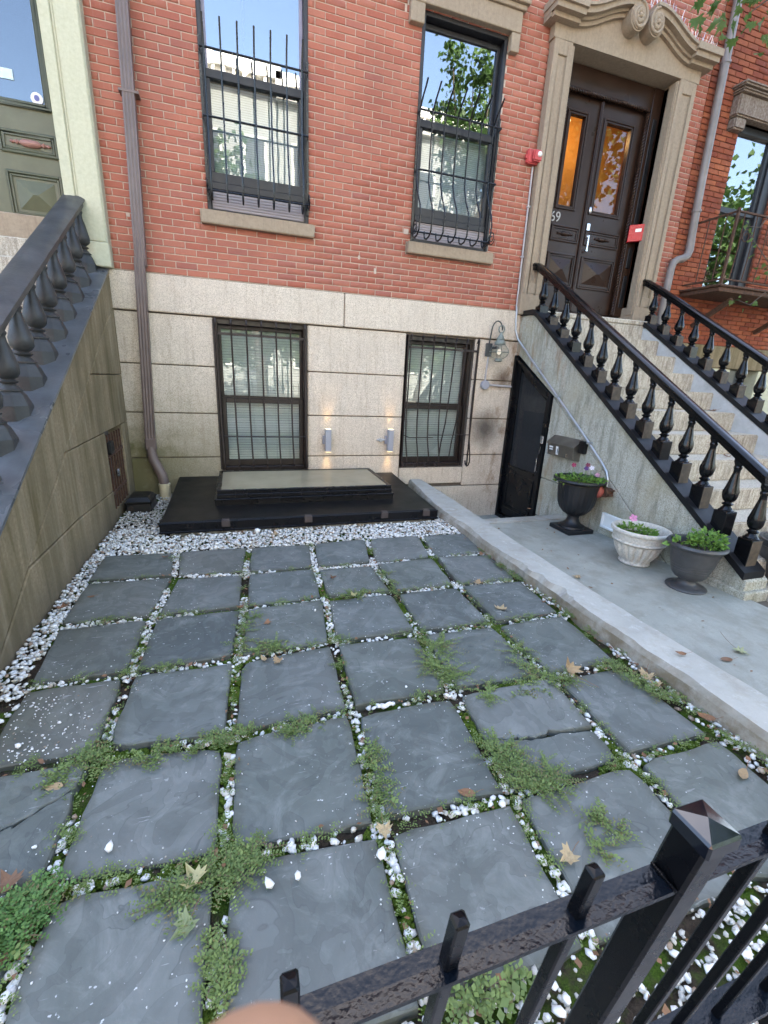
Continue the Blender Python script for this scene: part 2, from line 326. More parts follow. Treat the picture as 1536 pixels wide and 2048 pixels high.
MAT['galv'] = simple('galvanised_conduit', (.42, .44, .46), .38, .6, var=.12, scale=14, bump=.05)
MAT['conduitwhite'] = simple('grey_painted_conduit', (.42, .40, .40), .5, var=.12, scale=14, bump=.05)
MAT['steel'] = simple('brushed_mailbox_steel', (.20, .19, .165), .32, .75, var=.2, scale=6, bump=.06, bscale=200)
MAT['chrome'] = simple('satin_steel', (.6, .6, .6), .25, .9, bump=0)
MAT['worn'] = simple('worn_brown_block', (.075, .055, .035), .6, var=.5, scale=25, bump=.3, bscale=120)
MAT['meshwire'] = simple('wire_mesh_metal', (.045, .05, .055), .4, .3, bump=0)
MAT['whitepebble'] = simple('white_pebble_stone', (.74, .74, .71), .5, var=.12, scale=60, bump=.2)
MAT['joint'] = simple('dark_joint', (.11, .09, .07), .95, var=.3, scale=30)
MAT['red'] = simple('red_enamel', (.46, .022, .03), .3, var=.06, bump=0)
MAT['redfaded'] = simple('faded_red_paint', (.48, .07, .07), .45, var=.15, bump=.05)
MAT['redrust'] = simple('dull_red_cap', (.30, .075, .055), .6, var=.25, bump=.2)
MAT['white'] = simple('white_plastic', (.78, .78, .76), .4, var=.03, bump=0)
MAT['black'] = simple('black_plastic', (.006, .006, .0065), .45, var=.1, bump=.05)
MAT['urn'] = simple('black_plastic_urn', (.0085, .0092, .011), .45, var=.15, scale=9, bump=.12, bscale=120)
def m_whitepot():
    s = NT('white_cast_stone'); n = s.noise(60, 4, .7)
    c = s.ramp(n, (.35, (.44, .41, .35)), (.6, (.60, .57, .50)))
    c = s.mix(c, (.3, .27, .22), s.ramp(s.noise(9, 4), (.55, 0.), (.8, .4)))
    return s.fin(c, .8, nrm=s.bump(s.noise(110, 4, .7), .6, .006), spec=.3)
MAT['whitepot'] = m_whitepot()
MAT['greypot'] = simple('brushed_grey_pot', (.05, .05, .05), .4, var=.3, scale=14, bump=.15, bscale=60)
MAT['potsoil'] = simple('potting_soil', (.04, .028, .02), .95, var=.4, scale=60, bump=.6)
MAT['cloth_paper'] = simple('pale_paper', (.55, .70, .72), .6, bump=0)
MAT['stickerblue'] = simple('blue_sticker', (.12, .13, .32), .5, bump=0)
MAT['skin'] = simple('skin', (.34, .19, .115), .6, var=.1, scale=60, bump=.1)
MAT['numeral'] = simple('dull_numeral', (.33, .31, .29), .4, .3, bump=0)
MAT['spike'] = simple('steel_spikes', (.55, .5, .5), .3, .7, bump=0)
MAT['palewall'] = simple('pale_painted_wall', (.34, .34, .33), .85, var=.08, scale=3)
MAT['farbrick'] = simple('far_brick_wall', (.30, .13, .09), .85, var=.15, scale=5)
MAT['cornice'] = simple('white_cornice', (.75, .74, .70), .7, var=.05)
MAT['farpane'] = simple('far_window_pane', (.05, .06, .07), .1, var=.1, bump=0)
def m_emit(name, col, st):
    s = NT(name); s.t.nodes.remove(s.b); e = s.n('Emission', {'Color': col, 'Strength': st}); s.t.links.new(e.outputs[0], s.o.inputs[0]); return s.m
MAT['glow'] = m_emit('warm_lamp_lens', (1, .72, .36), .7)
MAT['bulb'] = m_emit('pale_bulb', (1, .9, .75), .12)
MAT['roomlamp'] = m_emit('room_ceiling_lamp', (1, .78, .45), 1.)
def m_wallbrick(name, c1, c2, mo):
    s = NT(name); v = s.n('CombineXYZ', {0: s.xyz()[0], 1: s.xyz()[2], 2: 0.}).outputs[0]
    b = s.n('TexBrick', {'Vector': v, 'Color1': c1, 'Color2': c2, 'Mortar': mo, 'Scale': 1., 'Mortar Size': .005, 'Brick Width': .212, 'Row Height': .0656})
    return s.fin(b.outputs[0], .9)
MAT['upperbrick'] = m_wallbrick('upper_wall_brick', (.3, .085, .058), (.35, .11, .07), (.5, .42, .34))

# ------------------------------------------------------------------ geometry helpers
def wloc(o):
    p = Vector((0, 0, 0))
    while o is not None: p += o.location; o = o.parent
    return p
def thing(name, label, cat, loc=(0, 0, 0), group=None):
    o = bpy.data.objects.new(name, None); COL.objects.link(o); o.location = loc; o.empty_display_size = .1
    o['label'] = label; o['category'] = cat
    if group: o['group'] = group
    return o
def tag(o, label=None, cat=None, group=None, kind=None):
    for k, v in (('label', label), ('category', cat), ('group', group), ('kind', kind)):
        if v: o[k] = v
    return o
def link(name, me, mat, parent=None, world=True):
    if mat is not None and not me.materials: me.materials.append(MAT[mat] if isinstance(mat, str) else mat)
    o = bpy.data.objects.new(name, me); COL.objects.link(o)
    if parent is not None: o.parent = parent
    return o
class MB:
    def __init__(s): s.v = []; s.f = []; s.mi = []; s.cur = 0
    def add(s, vs, fs):
        k = len(s.v); s.v += [tuple(map(float, p)) for p in vs]; s.f += [tuple(i+k for i in f) for f in fs]; s.mi += [s.cur]*len(fs); return s
    def box(s, x0, x1, y0, y1, z0, z1):
        return s.add([(x0, y0, z0), (x1, y0, z0), (x1, y1, z0), (x0, y1, z0), (x0, y0, z1), (x1, y0, z1), (x1, y1, z1), (x0, y1, z1)],
                     [(0, 3, 2, 1), (4, 5, 6, 7), (0, 1, 5, 4), (1, 2, 6, 5), (2, 3, 7, 6), (3, 0, 4, 7)])
    def prism(s, poly, axis, a, b):
        n = len(poly)
        def P(p, t): return {'x': (t, p[0], p[1]), 'y': (p[0], t, p[1]), 'z': (p[0], p[1], t)}[axis]
        ar = sum(poly[i][0]*poly[(i+1) % n][1]-poly[(i+1) % n][0]*poly[i][1] for i in range(n))
        flip = (ar < 0) ^ (axis == 'y')
        vs = [P(p, a) for p in poly]+[P(p, b) for p in poly]
        fs = [tuple(range(n-1, -1, -1)), tuple(range(n, 2*n))]+[(i, (i+1) % n, n+(i+1) % n, n+i) for i in range(n)]
        if flip: fs = [f[::-1] for f in fs]
        return s.add(vs, fs)
    def lathe(s, c, prof, n=20, sx=1., rot=0., sq=None, capt=True, capb=True):
        k = len(s.v)
        vs = []
        for j, (r, z) in enumerate(prof):
            for i in range(n):
                a = 2*math.pi*i/n+rot; rr = r*(sq(a, j) if sq else 1)
                vs.append((c[0]+rr*math.cos(a), c[1]+rr*math.sin(a), c[2]+z))
        fs = [(j*n+i, j*n+(i+1) % n, (j+1)*n+(i+1) % n, (j+1)*n+i) for j in range(len(prof)-1) for i in range(n)]
        if capb: fs.append(tuple(range(n-1, -1, -1)))
        if capt: fs.append(tuple((len(prof)-1)*n+i for i in range(n)))
        return s.add(vs, fs)
    def tube(s, pts, r, n=8, cap=True):
        pts = [Vector(p) for p in pts]; rs = r if isinstance(r, (list, tuple)) else [r]*len(pts)
        t0 = (pts[1]-pts[0]).normalized(); up = Vector((0, 0, 1)) if abs(t0.z) < .9 else Vector((1, 0, 0))
        nn = t0.cross(up).normalized(); vs = []
        for i, p in enumerate(pts):
            t = (pts[min(i+1, len(pts)-1)]-pts[max(i-1, 0)]).normalized()
            nn = (nn-t*nn.dot(t)).normalized(); bb = t.cross(nn)
            for k in range(n):
                a = 2*math.pi*k/n; vs.append(p+(nn*math.cos(a)+bb*math.sin(a))*rs[i])
        m = len(pts)
        fs = [(j*n+i, j*n+(i+1) % n, (j+1)*n+(i+1) % n, (j+1)*n+i) for j in range(m-1) for i in range(n)]
        if cap: fs += [tuple(range(n-1, -1, -1)), tuple((m-1)*n+i for i in range(n))]
        return s.add(vs, fs)
    def bar(s, a, b, w, h=None):          # square bar between two points
        a, b = Vector(a), Vector(b); h = h or w; t = (b-a).normalized(); up = Vector((0, 0, 1)) if abs(t.z) < .9 else Vector((0, 1, 0))
        n = t.cross(up).normalized()*w/2; m = n.cross(t).normalized()*h/2
        vs = [a-n-m, a+n-m, a+n+m, a-n+m, b-n-m, b+n-m, b+n+m, b-n+m]
        return s.add(vs, [(3, 2, 1, 0), (4, 5, 6, 7), (0, 1, 5, 4), (1, 2, 6, 5), (2, 3, 7, 6), (3, 0, 4, 7)])
    def ball(s, c, r, n=12, m=8, sc=(1, 1, 1)):
        vs = []; fs = []
        for j in range(1, m):
            for i in range(n):
                a = 2*math.pi*i/n; b = math.pi*j/m
                vs.append((c[0]+r*sc[0]*math.sin(b)*math.cos(a), c[1]+r*sc[1]*math.sin(b)*math.sin(a), c[2]+r*sc[2]*math.cos(b)))
        t = len(vs); vs += [(c[0], c[1], c[2]+r*sc[2]), (c[0], c[1], c[2]-r*sc[2])]
        for j in range(m-2):
            for i in range(n): fs.append((j*n+i, (j+1)*n+i, (j+1)*n+(i+1) % n, j*n+(i+1) % n))
        for i in range(n): fs += [(t, i, (i+1) % n), (t+1, (m-2)*n+(i+1) % n, (m-2)*n+i)]
        return s.add(vs, fs)
    def build(s, name, mat, parent=None, smooth=False, bevel=0., seg=1, ang=40, jit=0.):
        me = bpy.data.meshes.new(name); P = wloc(parent)
        me.from_pydata([(x-P[0], y-P[1], z-P[2]) for x, y, z in s.v], [], s.f)
        if isinstance(mat, (list, tuple)):
            for q in mat: me.materials.append(MAT[q])
            me.polygons.foreach_set('material_index', s.mi)
        if bevel:
            bm = bmesh.new(); bm.from_mesh(me); bmesh.ops.remove_doubles(bm, verts=bm.verts, dist=1e-5)
            ed = [e for e in bm.edges if len(e.link_faces) == 2 and e.calc_face_angle(0) > R(25)]
            bmesh.ops.bevel(bm, geom=ed, offset=bevel, segments=seg, affect='EDGES', clamp_overlap=True); bm.to_mesh(me); bm.free()
        if smooth:
            me.polygons.foreach_set('use_smooth', [True]*len(me.polygons))
            try: me.set_sharp_from_angle(angle=R(ang))
            except Exception: pass
        me.update(); return link(name, me, None if isinstance(mat, (list, tuple)) else mat, parent)
def np_mesh(name, V, Fc, mat, parent=None, rnd=None, smooth=False, kind=None):
    """V (n,3), Fc (m,3|4) arrays in world coordinates; rnd per face"""
    me = bpy.data.meshes.new(name); P = wloc(parent); V = np.asarray(V, float)-np.array(P)
    Fc = np.asarray(Fc, np.int64); k = Fc.shape[1]
    me.vertices.add(len(V)); me.vertices.foreach_set('co', V.ravel())
    me.loops.add(Fc.size); me.loops.foreach_set('vertex_index', Fc.ravel())
    me.polygons.add(len(Fc)); me.polygons.foreach_set('loop_start', np.arange(0, Fc.size, k)); me.polygons.foreach_set('loop_total', np.full(len(Fc), k))
    if smooth: me.polygons.foreach_set('use_smooth', np.ones(len(Fc), bool))
    me.update(calc_edges=True)
    if rnd is not None:
        a = me.attributes.new('rnd', 'FLOAT', 'FACE'); a.data.foreach_set('value', np.asarray(rnd, np.float32))
    o = link(name, me, mat, parent)
    if kind: o['kind'] = kind
    return o
def text_mesh(name, body, size, mat, parent, loc, rot, depth=.002):
    c = bpy.data.curves.new(name, 'FONT'); c.body = body; c.size = size; c.extrude = depth
    t = bpy.data.objects.new(name, c); COL.objects.link(t)
    me = bpy.data.meshes.new_from_object(t.evaluated_get(bpy.context.evaluated_depsgraph_get())); bpy.data.objects.remove(t)
    me.transform(Matrix.Translation(Vector(loc)-wloc(parent)) @ Matrix.Rotation(rot[2], 4, 'Z') @ Matrix.Rotation(rot[0], 4, 'X'))
    me.materials.clear(); return link(name, me, mat, parent)
def rect_minus(rects, hole, eps=1e-4):
    a0, a1, b0, b1 = hole; out = []
    for x0, x1, z0, z1 in rects:
        if x1 <= a0+eps or x0 >= a1-eps or z1 <= b0+eps or z0 >= b1-eps: out.append((x0, x1, z0, z1)); continue
        if x0 < a0: out.append((x0, a0, z0, z1))
        if x1 > a1: out.append((a1, x1, z0, z1))
        xa, xb = max(x0, a0), min(x1, a1)
        if z0 < b0: out.append((xa, xb, z0, b0))
        if z1 > b1: out.append((xa, xb, b1, z1))
    return out
def proj(P):
    d = np.asarray(P)-CAM; z = d@_f; return IW/2+FPX*(d@_r)/z, IH/2-FPX*(d@_u)/z, z

# brick: unit mesh (1 x 1 x 1 in x, z; front at y = 0) with a chamfered, slightly uneven front
def brick_mesh(name, k, mat):
    r = random.Random(k); vs = []; c = .012; cz = .045
    for (ix, iz, y) in [(0, 0, 1), (1, 0, 1), (1, 1, 1), (0, 1, 1), (0, 0, .12), (1, 0, .12), (1, 1, .12), (0, 1, .12)]:
        vs.append((ix-.5+r.uniform(-.006, .006), y, iz-.5+r.uniform(-.02, .02)))
    for (ix, iz) in [(c, cz), (1-c, cz), (1-c, 1-cz), (c, 1-cz)]:
        vs.append((ix-.5+r.uniform(-.004, .004), r.uniform(-.03, .03), iz-.5+r.uniform(-.018, .018)))
    fs = [(0, 1, 5, 4), (1, 2, 6, 5), (2, 3, 7, 6), (3, 0, 4, 7), (4, 5, 9, 8), (5, 6, 10, 9), (6, 7, 11, 10), (7, 4, 8, 11), (8, 9, 10, 11)]
    me = bpy.data.meshes.new(name); me.from_pydata(vs, [], fs); me.materials.append(MAT[mat]); return me
def brick_field(parent, region, holes, mat, course=.0656, length=.212, joint=.009, phase=0., depth=.03, y=0., nmax=300, zmax_keep=None):
    x0, x1, z0, z1 = region; cells = []; k = 0; z = z0
    while z < z1-.01:
        off = (k % 2)*length/2+phase; x = x0-length+(off % length)
        while x < x1:
            cells.append((max(x+joint/2, x0), min(x+length-joint/2, x1), z+joint/2, min(z+course-joint/2, z1))); x += length
        z += course; k += 1
    cells = [c for c in cells if c[1]-c[0] > .02]
    for h in holes: cells = rect_minus(cells, h)
    cells = [c for c in cells if c[1]-c[0] > .025 and c[3]-c[2] > .012]
    def area(c):
        p = [proj((a, y, b)) for a, b in ((c[0], c[2]), (c[1], c[2]), (c[1], c[3]), (c[0], c[3]))]
        if any(q[0] < 0 or q[0] > IW or q[1] < 0 or q[1] > IH for q in p): return 0
        return .5*abs(sum(p[i][0]*p[(i+1) % 4][1]-p[(i+1) % 4][0]*p[i][1] for i in range(4)))
    order = sorted(cells, key=area, reverse=True); P = wloc(parent)
    protos = [brick_mesh('brick', 17*i+3, mat) for i in range(6)]
    for c in order[:nmax]:
        o = bpy.data.objects.new('brick', random.choice(protos)); COL.objects.link(o); o.parent = parent
        o.location = ((c[0]+c[1])/2-P[0], y+random.uniform(-.0012, .0012)-P[1], (c[2]+c[3])/2-P[2]); o.scale = (c[1]-c[0], depth, c[3]-c[2])
    rest = order[nmax:]
    if rest:
        base = [np.array([v.co[:] for v in p.vertices]) for p in protos]; fc = np.array([list(q.vertices) for q in protos[0].polygons])
        V = []; Fc = []; rn = []
        for i, c in enumerate(rest):
            b = base[i % 6]*np.array([c[1]-c[0], depth, c[3]-c[2]])+np.array([(c[0]+c[1])/2, y+random.uniform(-.0012, .0012), (c[2]+c[3])/2])
            V.append(b); Fc.append(fc+12*i); rn += [random.random()]*len(fc)
        np_mesh('bricks', np.concatenate(V), np.concatenate(Fc), mat, parent, rn, kind='stuff')
def wall_slab(name, region, holes, y0, y1, mat, parent):
    rs = [region]
    for h in holes: rs = rect_minus(rs, h)
    b = MB()
    for x0, x1, z0, z1 in rs: b.box(x0, x1, y0, y1, z0, z1)
    return b.build(name, mat, parent)

# ================================================================== THE SETTING
# one big ground sheet (z = -0.09) with the basement areaway cut out of it
b = MB(); HX0, HX1, HY0, HY1 = 3.95, 5.40, -1.45, .30; zg = -.09
for x0, x1, y0, y1 in ((-90, HX0, -90, 90), (HX1, 90, -90, 90), (HX0, HX1, -90, HY0), (HX0, HX1, HY1, 90)):
    b.add([(x0, y0, zg), (x1, y0, zg), (x1, y1, zg), (x0, y1, zg)], [(0, 1, 2, 3)])
tag(b.build('ground', 'ground'), kind='structure')
b = MB().box(-40, 50, -8.6, -5.42, -.089, -.03); tag(b.build('sidewalk', 'walk', bevel=.01), kind='structure')
b = MB().box(-40, 50, -17.5, -8.75, -.2, -.083); tag(b.build('road', 'asphalt'), kind='structure')
b = MB().box(-40, 50, -20.5, -17.65, -.089, .02); tag(b.build('far_pavement', 'walk'), kind='structure')
# soil and moss bed of the little patio, finely uneven
def soil_bed():
    nx, ny = 150, 250; xs = np.linspace(.36, 3.86, nx); ys = np.linspace(-5.40, .02, ny)
    X, Y = np.meshgrid(xs, ys); Z = np.zeros_like(X)
    for i in range(ny):
        for j in range(nx):
            n = mnoise.noise((X[i, j]*9, Y[i, j]*9, 0)); n2 = mnoise.noise((X[i, j]*31, Y[i, j]*31, 3.1))
            Z[i, j] = -.030+.012*n+.007*n2
    V = np.stack([X, Y, Z], -1).reshape(-1, 3)
    q = np.arange((ny-1)*nx).reshape(ny-1, nx)[:, :-1].ravel()
    return np_mesh('patio', V, np.stack([q, q+1, q+1+nx, q+nx], 1), 'soil', smooth=True)
PATIO = tag(soil_bed(), kind='structure')
# concrete path to the basement door, its lip, the sunken landing
PATH_Z = -.06
b = MB().box(3.9, 5.42, -9.0, -1.60, -.3, PATH_Z); PATH = tag(b.build('path', 'path', bevel=.006), kind='structure')
b = MB().box(4.0, 5.40, -1.60, -1.43, -.6, PATH_Z+.006); b.build('path_lip', 'curb', PATH, bevel=.012, seg=2)
b = MB().box(3.9, 5.42, -1.43, .2, -.7, -.50); tag(b.build('landing', 'path'), kind='structure')
b = MB().box(4.0, 5.40, -1.05, -.72, -.5, -.36); b.box(4.0, 5.40, -1.43, -1.05, -.5, -.21); b.build('landing_step', 'curb', PATH, bevel=.01)
# kerb between patio and path: chipped, uneven stone
def kerb():
    ys = np.linspace(-.03, -5.3, 160); V = []; n = len(ys)
    for y in ys:
        ch = mnoise.noise((0, y*2.2, 1))*.022+mnoise.noise((0, y*9, 4))*.012
        if -3.55 < y < -3.0: ch += .05*max(0, mnoise.noise((5, y*6, 2))+.35)
        if y < -4.5: ch += .03*mnoise.noise((3, y*5, 2))
        xl = 3.735+.03*math.sin(y*.8+.5)+ch; xr = 4.03+.035*math.sin(y*1.05+2)+.006*mnoise.noise((8, y*6, 0)); xl -= .0
        if y > -1.2: xl += (y+1.2)*.11
        zt = .098+.006*mnoise.noise((2, y*3, 7))
        V += [(xl-.012, y, -.3), (xl, y, zt-.03-.02*max(0, ch*20)), (xl+.022+max(0, ch), y, zt), ((xl+xr)/2, y, zt+.004*mnoise.noise((9, y*8, 1))), (xr-.01, y, zt-.004), (xr, y, zt-.02), (xr, y, -.6 if y > -1.6 else -.3)]
    k = 7; Fc = [(i*k+j, i*k+j+1, (i+1)*k+j+1, (i+1)*k+j) for i in range(n-1) for j in range(k-1)]
    b = MB(); b.add(V, Fc); b.add([V[j] for j in range(7)], [tuple(range(7))]); b.add([V[(n-1)*7+j] for j in range(7)], [tuple(range(6, -1, -1))])
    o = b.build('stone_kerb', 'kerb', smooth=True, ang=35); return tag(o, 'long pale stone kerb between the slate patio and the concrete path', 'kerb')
kerb()

# ================================================================== MAIN HOUSE
HM = thing('brick_house', 'red brick row house with pale granite basement and barred windows', 'house', (3.0, 0, 0))
W1 = (1.415, 2.475, 3.06, 5.26); W2 = (3.70, 4.755, 3.06, 5.24)
DOOR = (5.57, 7.22, 2.36, 5.30)
L1 = (1.40, 2.45, .26, 2.02); L2 = (3.72, 4.71, .27, 2.00)
wall = wall_slab('brick_wall', (.16, 7.82, 2.41, 6.6), [W1, W2, (5.28, 7.54, 2.3, 5.5)], .007, .32, 'mortar', HM)
brick_field(wall, (.47, 7.82, 2.414, 6.58), [W1, W2, (5.31, 7.50, 2.3, 5.72), (3.52, 3.69, 5.23, 5.42), (4.76, 4.85, 5.23, 5.42), (3.55, 4.86, 5.40, 5.56), (1.335, 2.535, 2.93, 3.06), (3.645, 4.825, 2.91, 3.05)], 'brick', phase=.06, joint=.009)
# small mortar patches on the bricks
b = MB()
for u, v, w, h in ((750, 542, .03, .06), (718, 515, .025, .04), (812, 463, .06, .055), (256, 430, .035, .03)):
    p = F(u, v); b.box(p[0]-w/2, p[0]+w/2, -.004, .01, p[2]-h/2, p[2]+h/2)
b.build('mortar_patch', 'mortar', wall)
# granite base, block by block
gb = MB().box(.2, 7.82, .03, .32, -.75, 2.41)
wl = wall_slab('granite_wall', (.2, 7.82, -.75, 2.41), [L1, L2], .0, .32, 'joint', HM)
def block(x0, x1, z0, z1, y=-.025):
    MB().box(x0+.005, x1-.005, y, -.001, z0+.006, z1-.006).build('granite_block', 'granite', wl, bevel=.008, seg=2)
for x0, x1 in ((.2, 2.895), (2.895, 5.36), (5.36, 7.82)): block(x0, x1, 2.025, 2.405, -.045)
ZJ = [2.02, 1.49, .96, .44]
for i in range(3):
    for x0, x1 in ((.2, L1[0]), (L1[1], L2[0]), (L2[1], 5.62)): block(x0, x1, ZJ[i+1], ZJ[i]+(0 if i else -.0))
block(.2, L1[0], -.1, .44); block(L1[1], L2[0], .0, .44); block(L1[0], L1[1], -.1, .26, -.03)
block(L2[0]-.0, L2[1], .02, .265, -.03); block(L2[1], 5.62, -.02, .44); block(2.45, 5.62, -.7, -.02, -.045); block(5.62, 7.82, -.1, 2.02)
# upper storeys and the mass behind the fronts (shade the yard, keep the rooms dark)
def mass(parent, x0, x1, wallmat, ztop, zlow):
    b = MB(); b.box(x0, x1, 0.01, .32, zlow, ztop); b.build('upper_wall', wallmat, parent)
    b = MB(); b.box(x0, x1, .32, 9, ztop-.2, ztop); b.build('roof', 'blackmatte', parent)
    b = MB(); b.box(x0, x1, 8.7, 9, -.8, ztop-.2); b.build('rear_wall', wallmat, parent)
mass(HM, .16, 7.82, 'upperbrick', 9.3, 6.6)
b = MB(); b.box(.16, .3, .33, 8.7, -.8, 9.1); b.box(7.68, 7.82, .33, 8.7, -.8, 9.1); b.build('party_wall', 'upperbrick', HM)

def sash_window(parent, op, dark=True, frame='charframe', zmeet=4.26, yb=.05):
    """opening op in the wall: outer frame, two sashes, panes"""
    x0, x1, z0, z1 = op; fw = .042
    b = MB(); b.box(x0, x0+fw, yb-.04, yb+.1, z0, z1); b.box(x1-fw, x1, yb-.04, yb+.1, z0, z1); b.box(x0+fw, x1-fw, yb-.04, yb+.1, z1-fw, z1); b.box(x0+fw, x1-fw, yb-.04, yb+.1, z0, z0+.03)
    w = b.build('window', frame, parent, bevel=.004)
    return w
def fill_upper(op, lamp=False):
    x0, x1, z0, z1 = op; w = sash_window(HM, op)
    xi0, xi1 = x0+.042, x1-.042
    # grey filler panel with horizontal grooves below the sash
    b = MB(); b.box(xi0, xi1, .055, .10, z0+.03, 3.28)
    for k in range(7): b.box(xi0+.01, xi1-.01, .045, .056, z0+.045+k*.027, z0+.062+k*.027)
    b.build('filler_panel', 'siding', w)
    b = MB(); b.box(xi0, xi1, .03, .09, 3.28, 3.345); b.box(xi0, xi1, .045, .10, 3.345, 3.435); b.box(xi0, xi0+.05, .045, .1, 3.435, 4.225); b.box(xi1-.05, xi1, .045, .1, 3.435, 4.225); b.box(xi0, xi1, .035, .11, 4.225, 4.30)
    b.build('lower_sash', frame_l, w, bevel=.005)
    b = MB(); b.box(xi0, xi0+.035, .10, .14, 4.30, z1-.05); b.box(xi1-.035, xi1, .10, .14, 4.30, z1-.05); b.box(xi0+.035, xi1-.035, .10, .14, z1-.10, z1-.05); b.build('upper_sash', 'linerframe' if lamp else frame_l, w, bevel=.004)
    MB().box(xi0+.05, xi1-.05, .07, .076, 3.435, 4.225).build('lower_pane', 'glass_low', w)
    MB().box(xi0+.035, xi1-.035, .115, .121, 4.30, z1-.10).build('upper_pane', 'glass', w)
    b = MB()          # drawn shade behind the lower sash
    zz = 3.36
    while zz < 4.24: b.add([(xi0, .165, zz), (xi1, .165, zz), (xi1, .172, zz+.022), (xi0, .172, zz+.022)], [(0, 1, 2, 3)]); zz += .021
    tag(b.build('blind', 'curtain', w), kind='stuff')
    return w
frame_l = 'charframe'
wu1 = fill_upper(W1, True); wu2 = fill_upper(W2)
# sills and the one lintel in view
MB().box(1.345, 2.53, -.075, .04, 2.93, 3.058).build('window_sill', 'brownstone', wu1, bevel=.008, seg=2)
MB().box(3.652, 4.822, -.075, .04, 2.915, 3.04).build('window_sill', 'brownstone', wu2, bevel=.008, seg=2)
def lintel(w, op, xa, xb, zl):
    b = MB(); b.box(xa, xb, -.075, .1, zl, zl+.19); b.box(xa-.03, xb+.03, -.10, .1, zl+.19, zl+.235); b.box(xa-.055, xb+.055, -.135, .1, zl+.235, zl+.29); b.box(xa-.075, xb+.075, -.16, .1, zl+.29, zl+.33)
    b.box(xa, op[0]-.0, -.068, .1, zl-.17, zl); b.box(op[1]+.0, xb, -.068, .1, zl-.17, zl)
    b.build('window_lintel', 'brownstone', w, bevel=.006)
lintel(wu2, W2, 3.54, 4.865, 5.245); lintel(wu1, W1, 1.28, 2.61, 5.265)
# rooms behind
b = MB()
for x0, x1, z0, z1, in ((.35, 5.2, 2.5, 6.0),):
    b.add([(x0, 3.4, z0), (x1, 3.4, z0), (x1, 3.4, z1), (x0, 3.4, z1), (x0, .33, z0), (x1, .33, z0), (x1, .33, z1), (x0, .33, z1)], [(0, 1, 2, 3), (0, 4, 5, 1), (3, 2, 6, 7), (0, 3, 7, 4), (1, 5, 6, 2)])
b.build('room', 'room', HM)
LP = F(490, 141, 1.3); rl = thing('ceiling_lamp', 'small warm round ceiling lamp glowing behind the left upper window', 'lamp', tuple(LP))
MB().lathe(tuple(LP), [(.03, .035), (.03, .06), (.006, .07), (.006, 5.99-LP[2])], 12).build('lamp_mount', 'white', rl, smooth=True)
MB().ball(tuple(LP), .045, 14, 8).build('lamp_globe', 'roomlamp', rl, smooth=True)

# basement windows: brown frames, two sashes, blinds
def fill_lower(op, zm, glassmat='glass_low'):
    x0, x1, z0, z1 = op
    b = MB(); b.box(x0, x0+.038, .04, .19, z0, z1); b.box(x1-.038, x1, .04, .19, z0, z1); b.box(x0+.038, x1-.038, .04, .19, z1-.06, z1); b.box(x0+.038, x1-.038, .02, .19, z0, z0+.05)
    w = b.build('window', 'bronze', HM, bevel=.006)
    a, c = x0+.038, x1-.038
    b = MB(); b.box(a, c, .13, .165, zm, zm+.045); b.box(a, a+.034, .13, .165, zm+.045, z1-.06); b.box(c-.034, c, .13, .165, zm+.045, z1-.06); b.box(a+.034, c-.034, .13, .165, z1-.1, z1-.06); b.build('upper_sash', 'bronze', w, bevel=.004)
    b = MB(); b.box(a, c, .09, .129, z0+.05, z0+.125); b.box(a, a+.05, .09, .129, z0+.125, zm+.02); b.box(c-.05, c, .09, .129, z0+.125, zm+.02); b.box(a+.05, c-.05, .085, .129, zm-.035, zm+.02); b.build('lower_sash', 'bronze', w, bevel=.004)
    MB().box(a+.034, c-.034, .147, .152, zm+.045, z1-.10).build('upper_pane', glassmat, w); MB().box(a+.05, c-.05, .108, .113, z0+.125, zm-.035).build('lower_pane', glassmat, w)
    b = MB(); zz = z0+.08; q = random.Random(3); SP = .031
    while zz < z1-.12:
        s = q.uniform(-.002, .002); b.add([(a, .205+s, zz), (c, .205, zz+s), (c, .190, zz+.026+s), (a, .190+s, zz+.026)], [(0, 1, 2, 3)])
        zz += SP
    tag(b.build('blind', 'blind', w), kind='stuff')
    MB().box(a, c, .215, .24, z0+.05, z1-.02).build('blind_backing', 'curtain', w)
    return w
wl1 = fill_lower(L1, 1.12); wl2 = fill_lower(L2, 1.10)

# ------------------------------------------------------------------ door surround of the main house
DS = thing('door_surround', 'carved brownstone door surround with scrolled broken pediment', 'doorway', (6.4, -.1, 2.4))
YF = -.10
def pilaster(x0, x1):
    b = MB(); b.box(x0, x1, YF, .22, 2.36, 2.62); b.box(x0+.02, x1-.02, YF+.02, .22, 2.62, 5.30)
    xm0, xm1 = x0+.085, x1-.085
    # raised frame round a sunk panel
    b.box(x0+.02, xm0, YF, YF+.02, 2.62, 5.30); b.box(xm1, x1-.02, YF, YF+.02, 2.62, 5.30); b.box(xm0, xm1, YF, YF+.02, 5.16, 5.30); b.box(xm0, xm1, YF, YF+.02, 2.62, 2.75)
    b.box(xm0, xm0+.012, YF+.008, YF+.02, 2.75, 5.16); b.box(xm1-.012, xm1, YF+.008, YF+.02, 2.75, 5.16)
    b.build('pilaster', 'brownstone', DS, bevel=.006)
pilaster(5.28, 5.575); pilaster(7.215, 7.54)
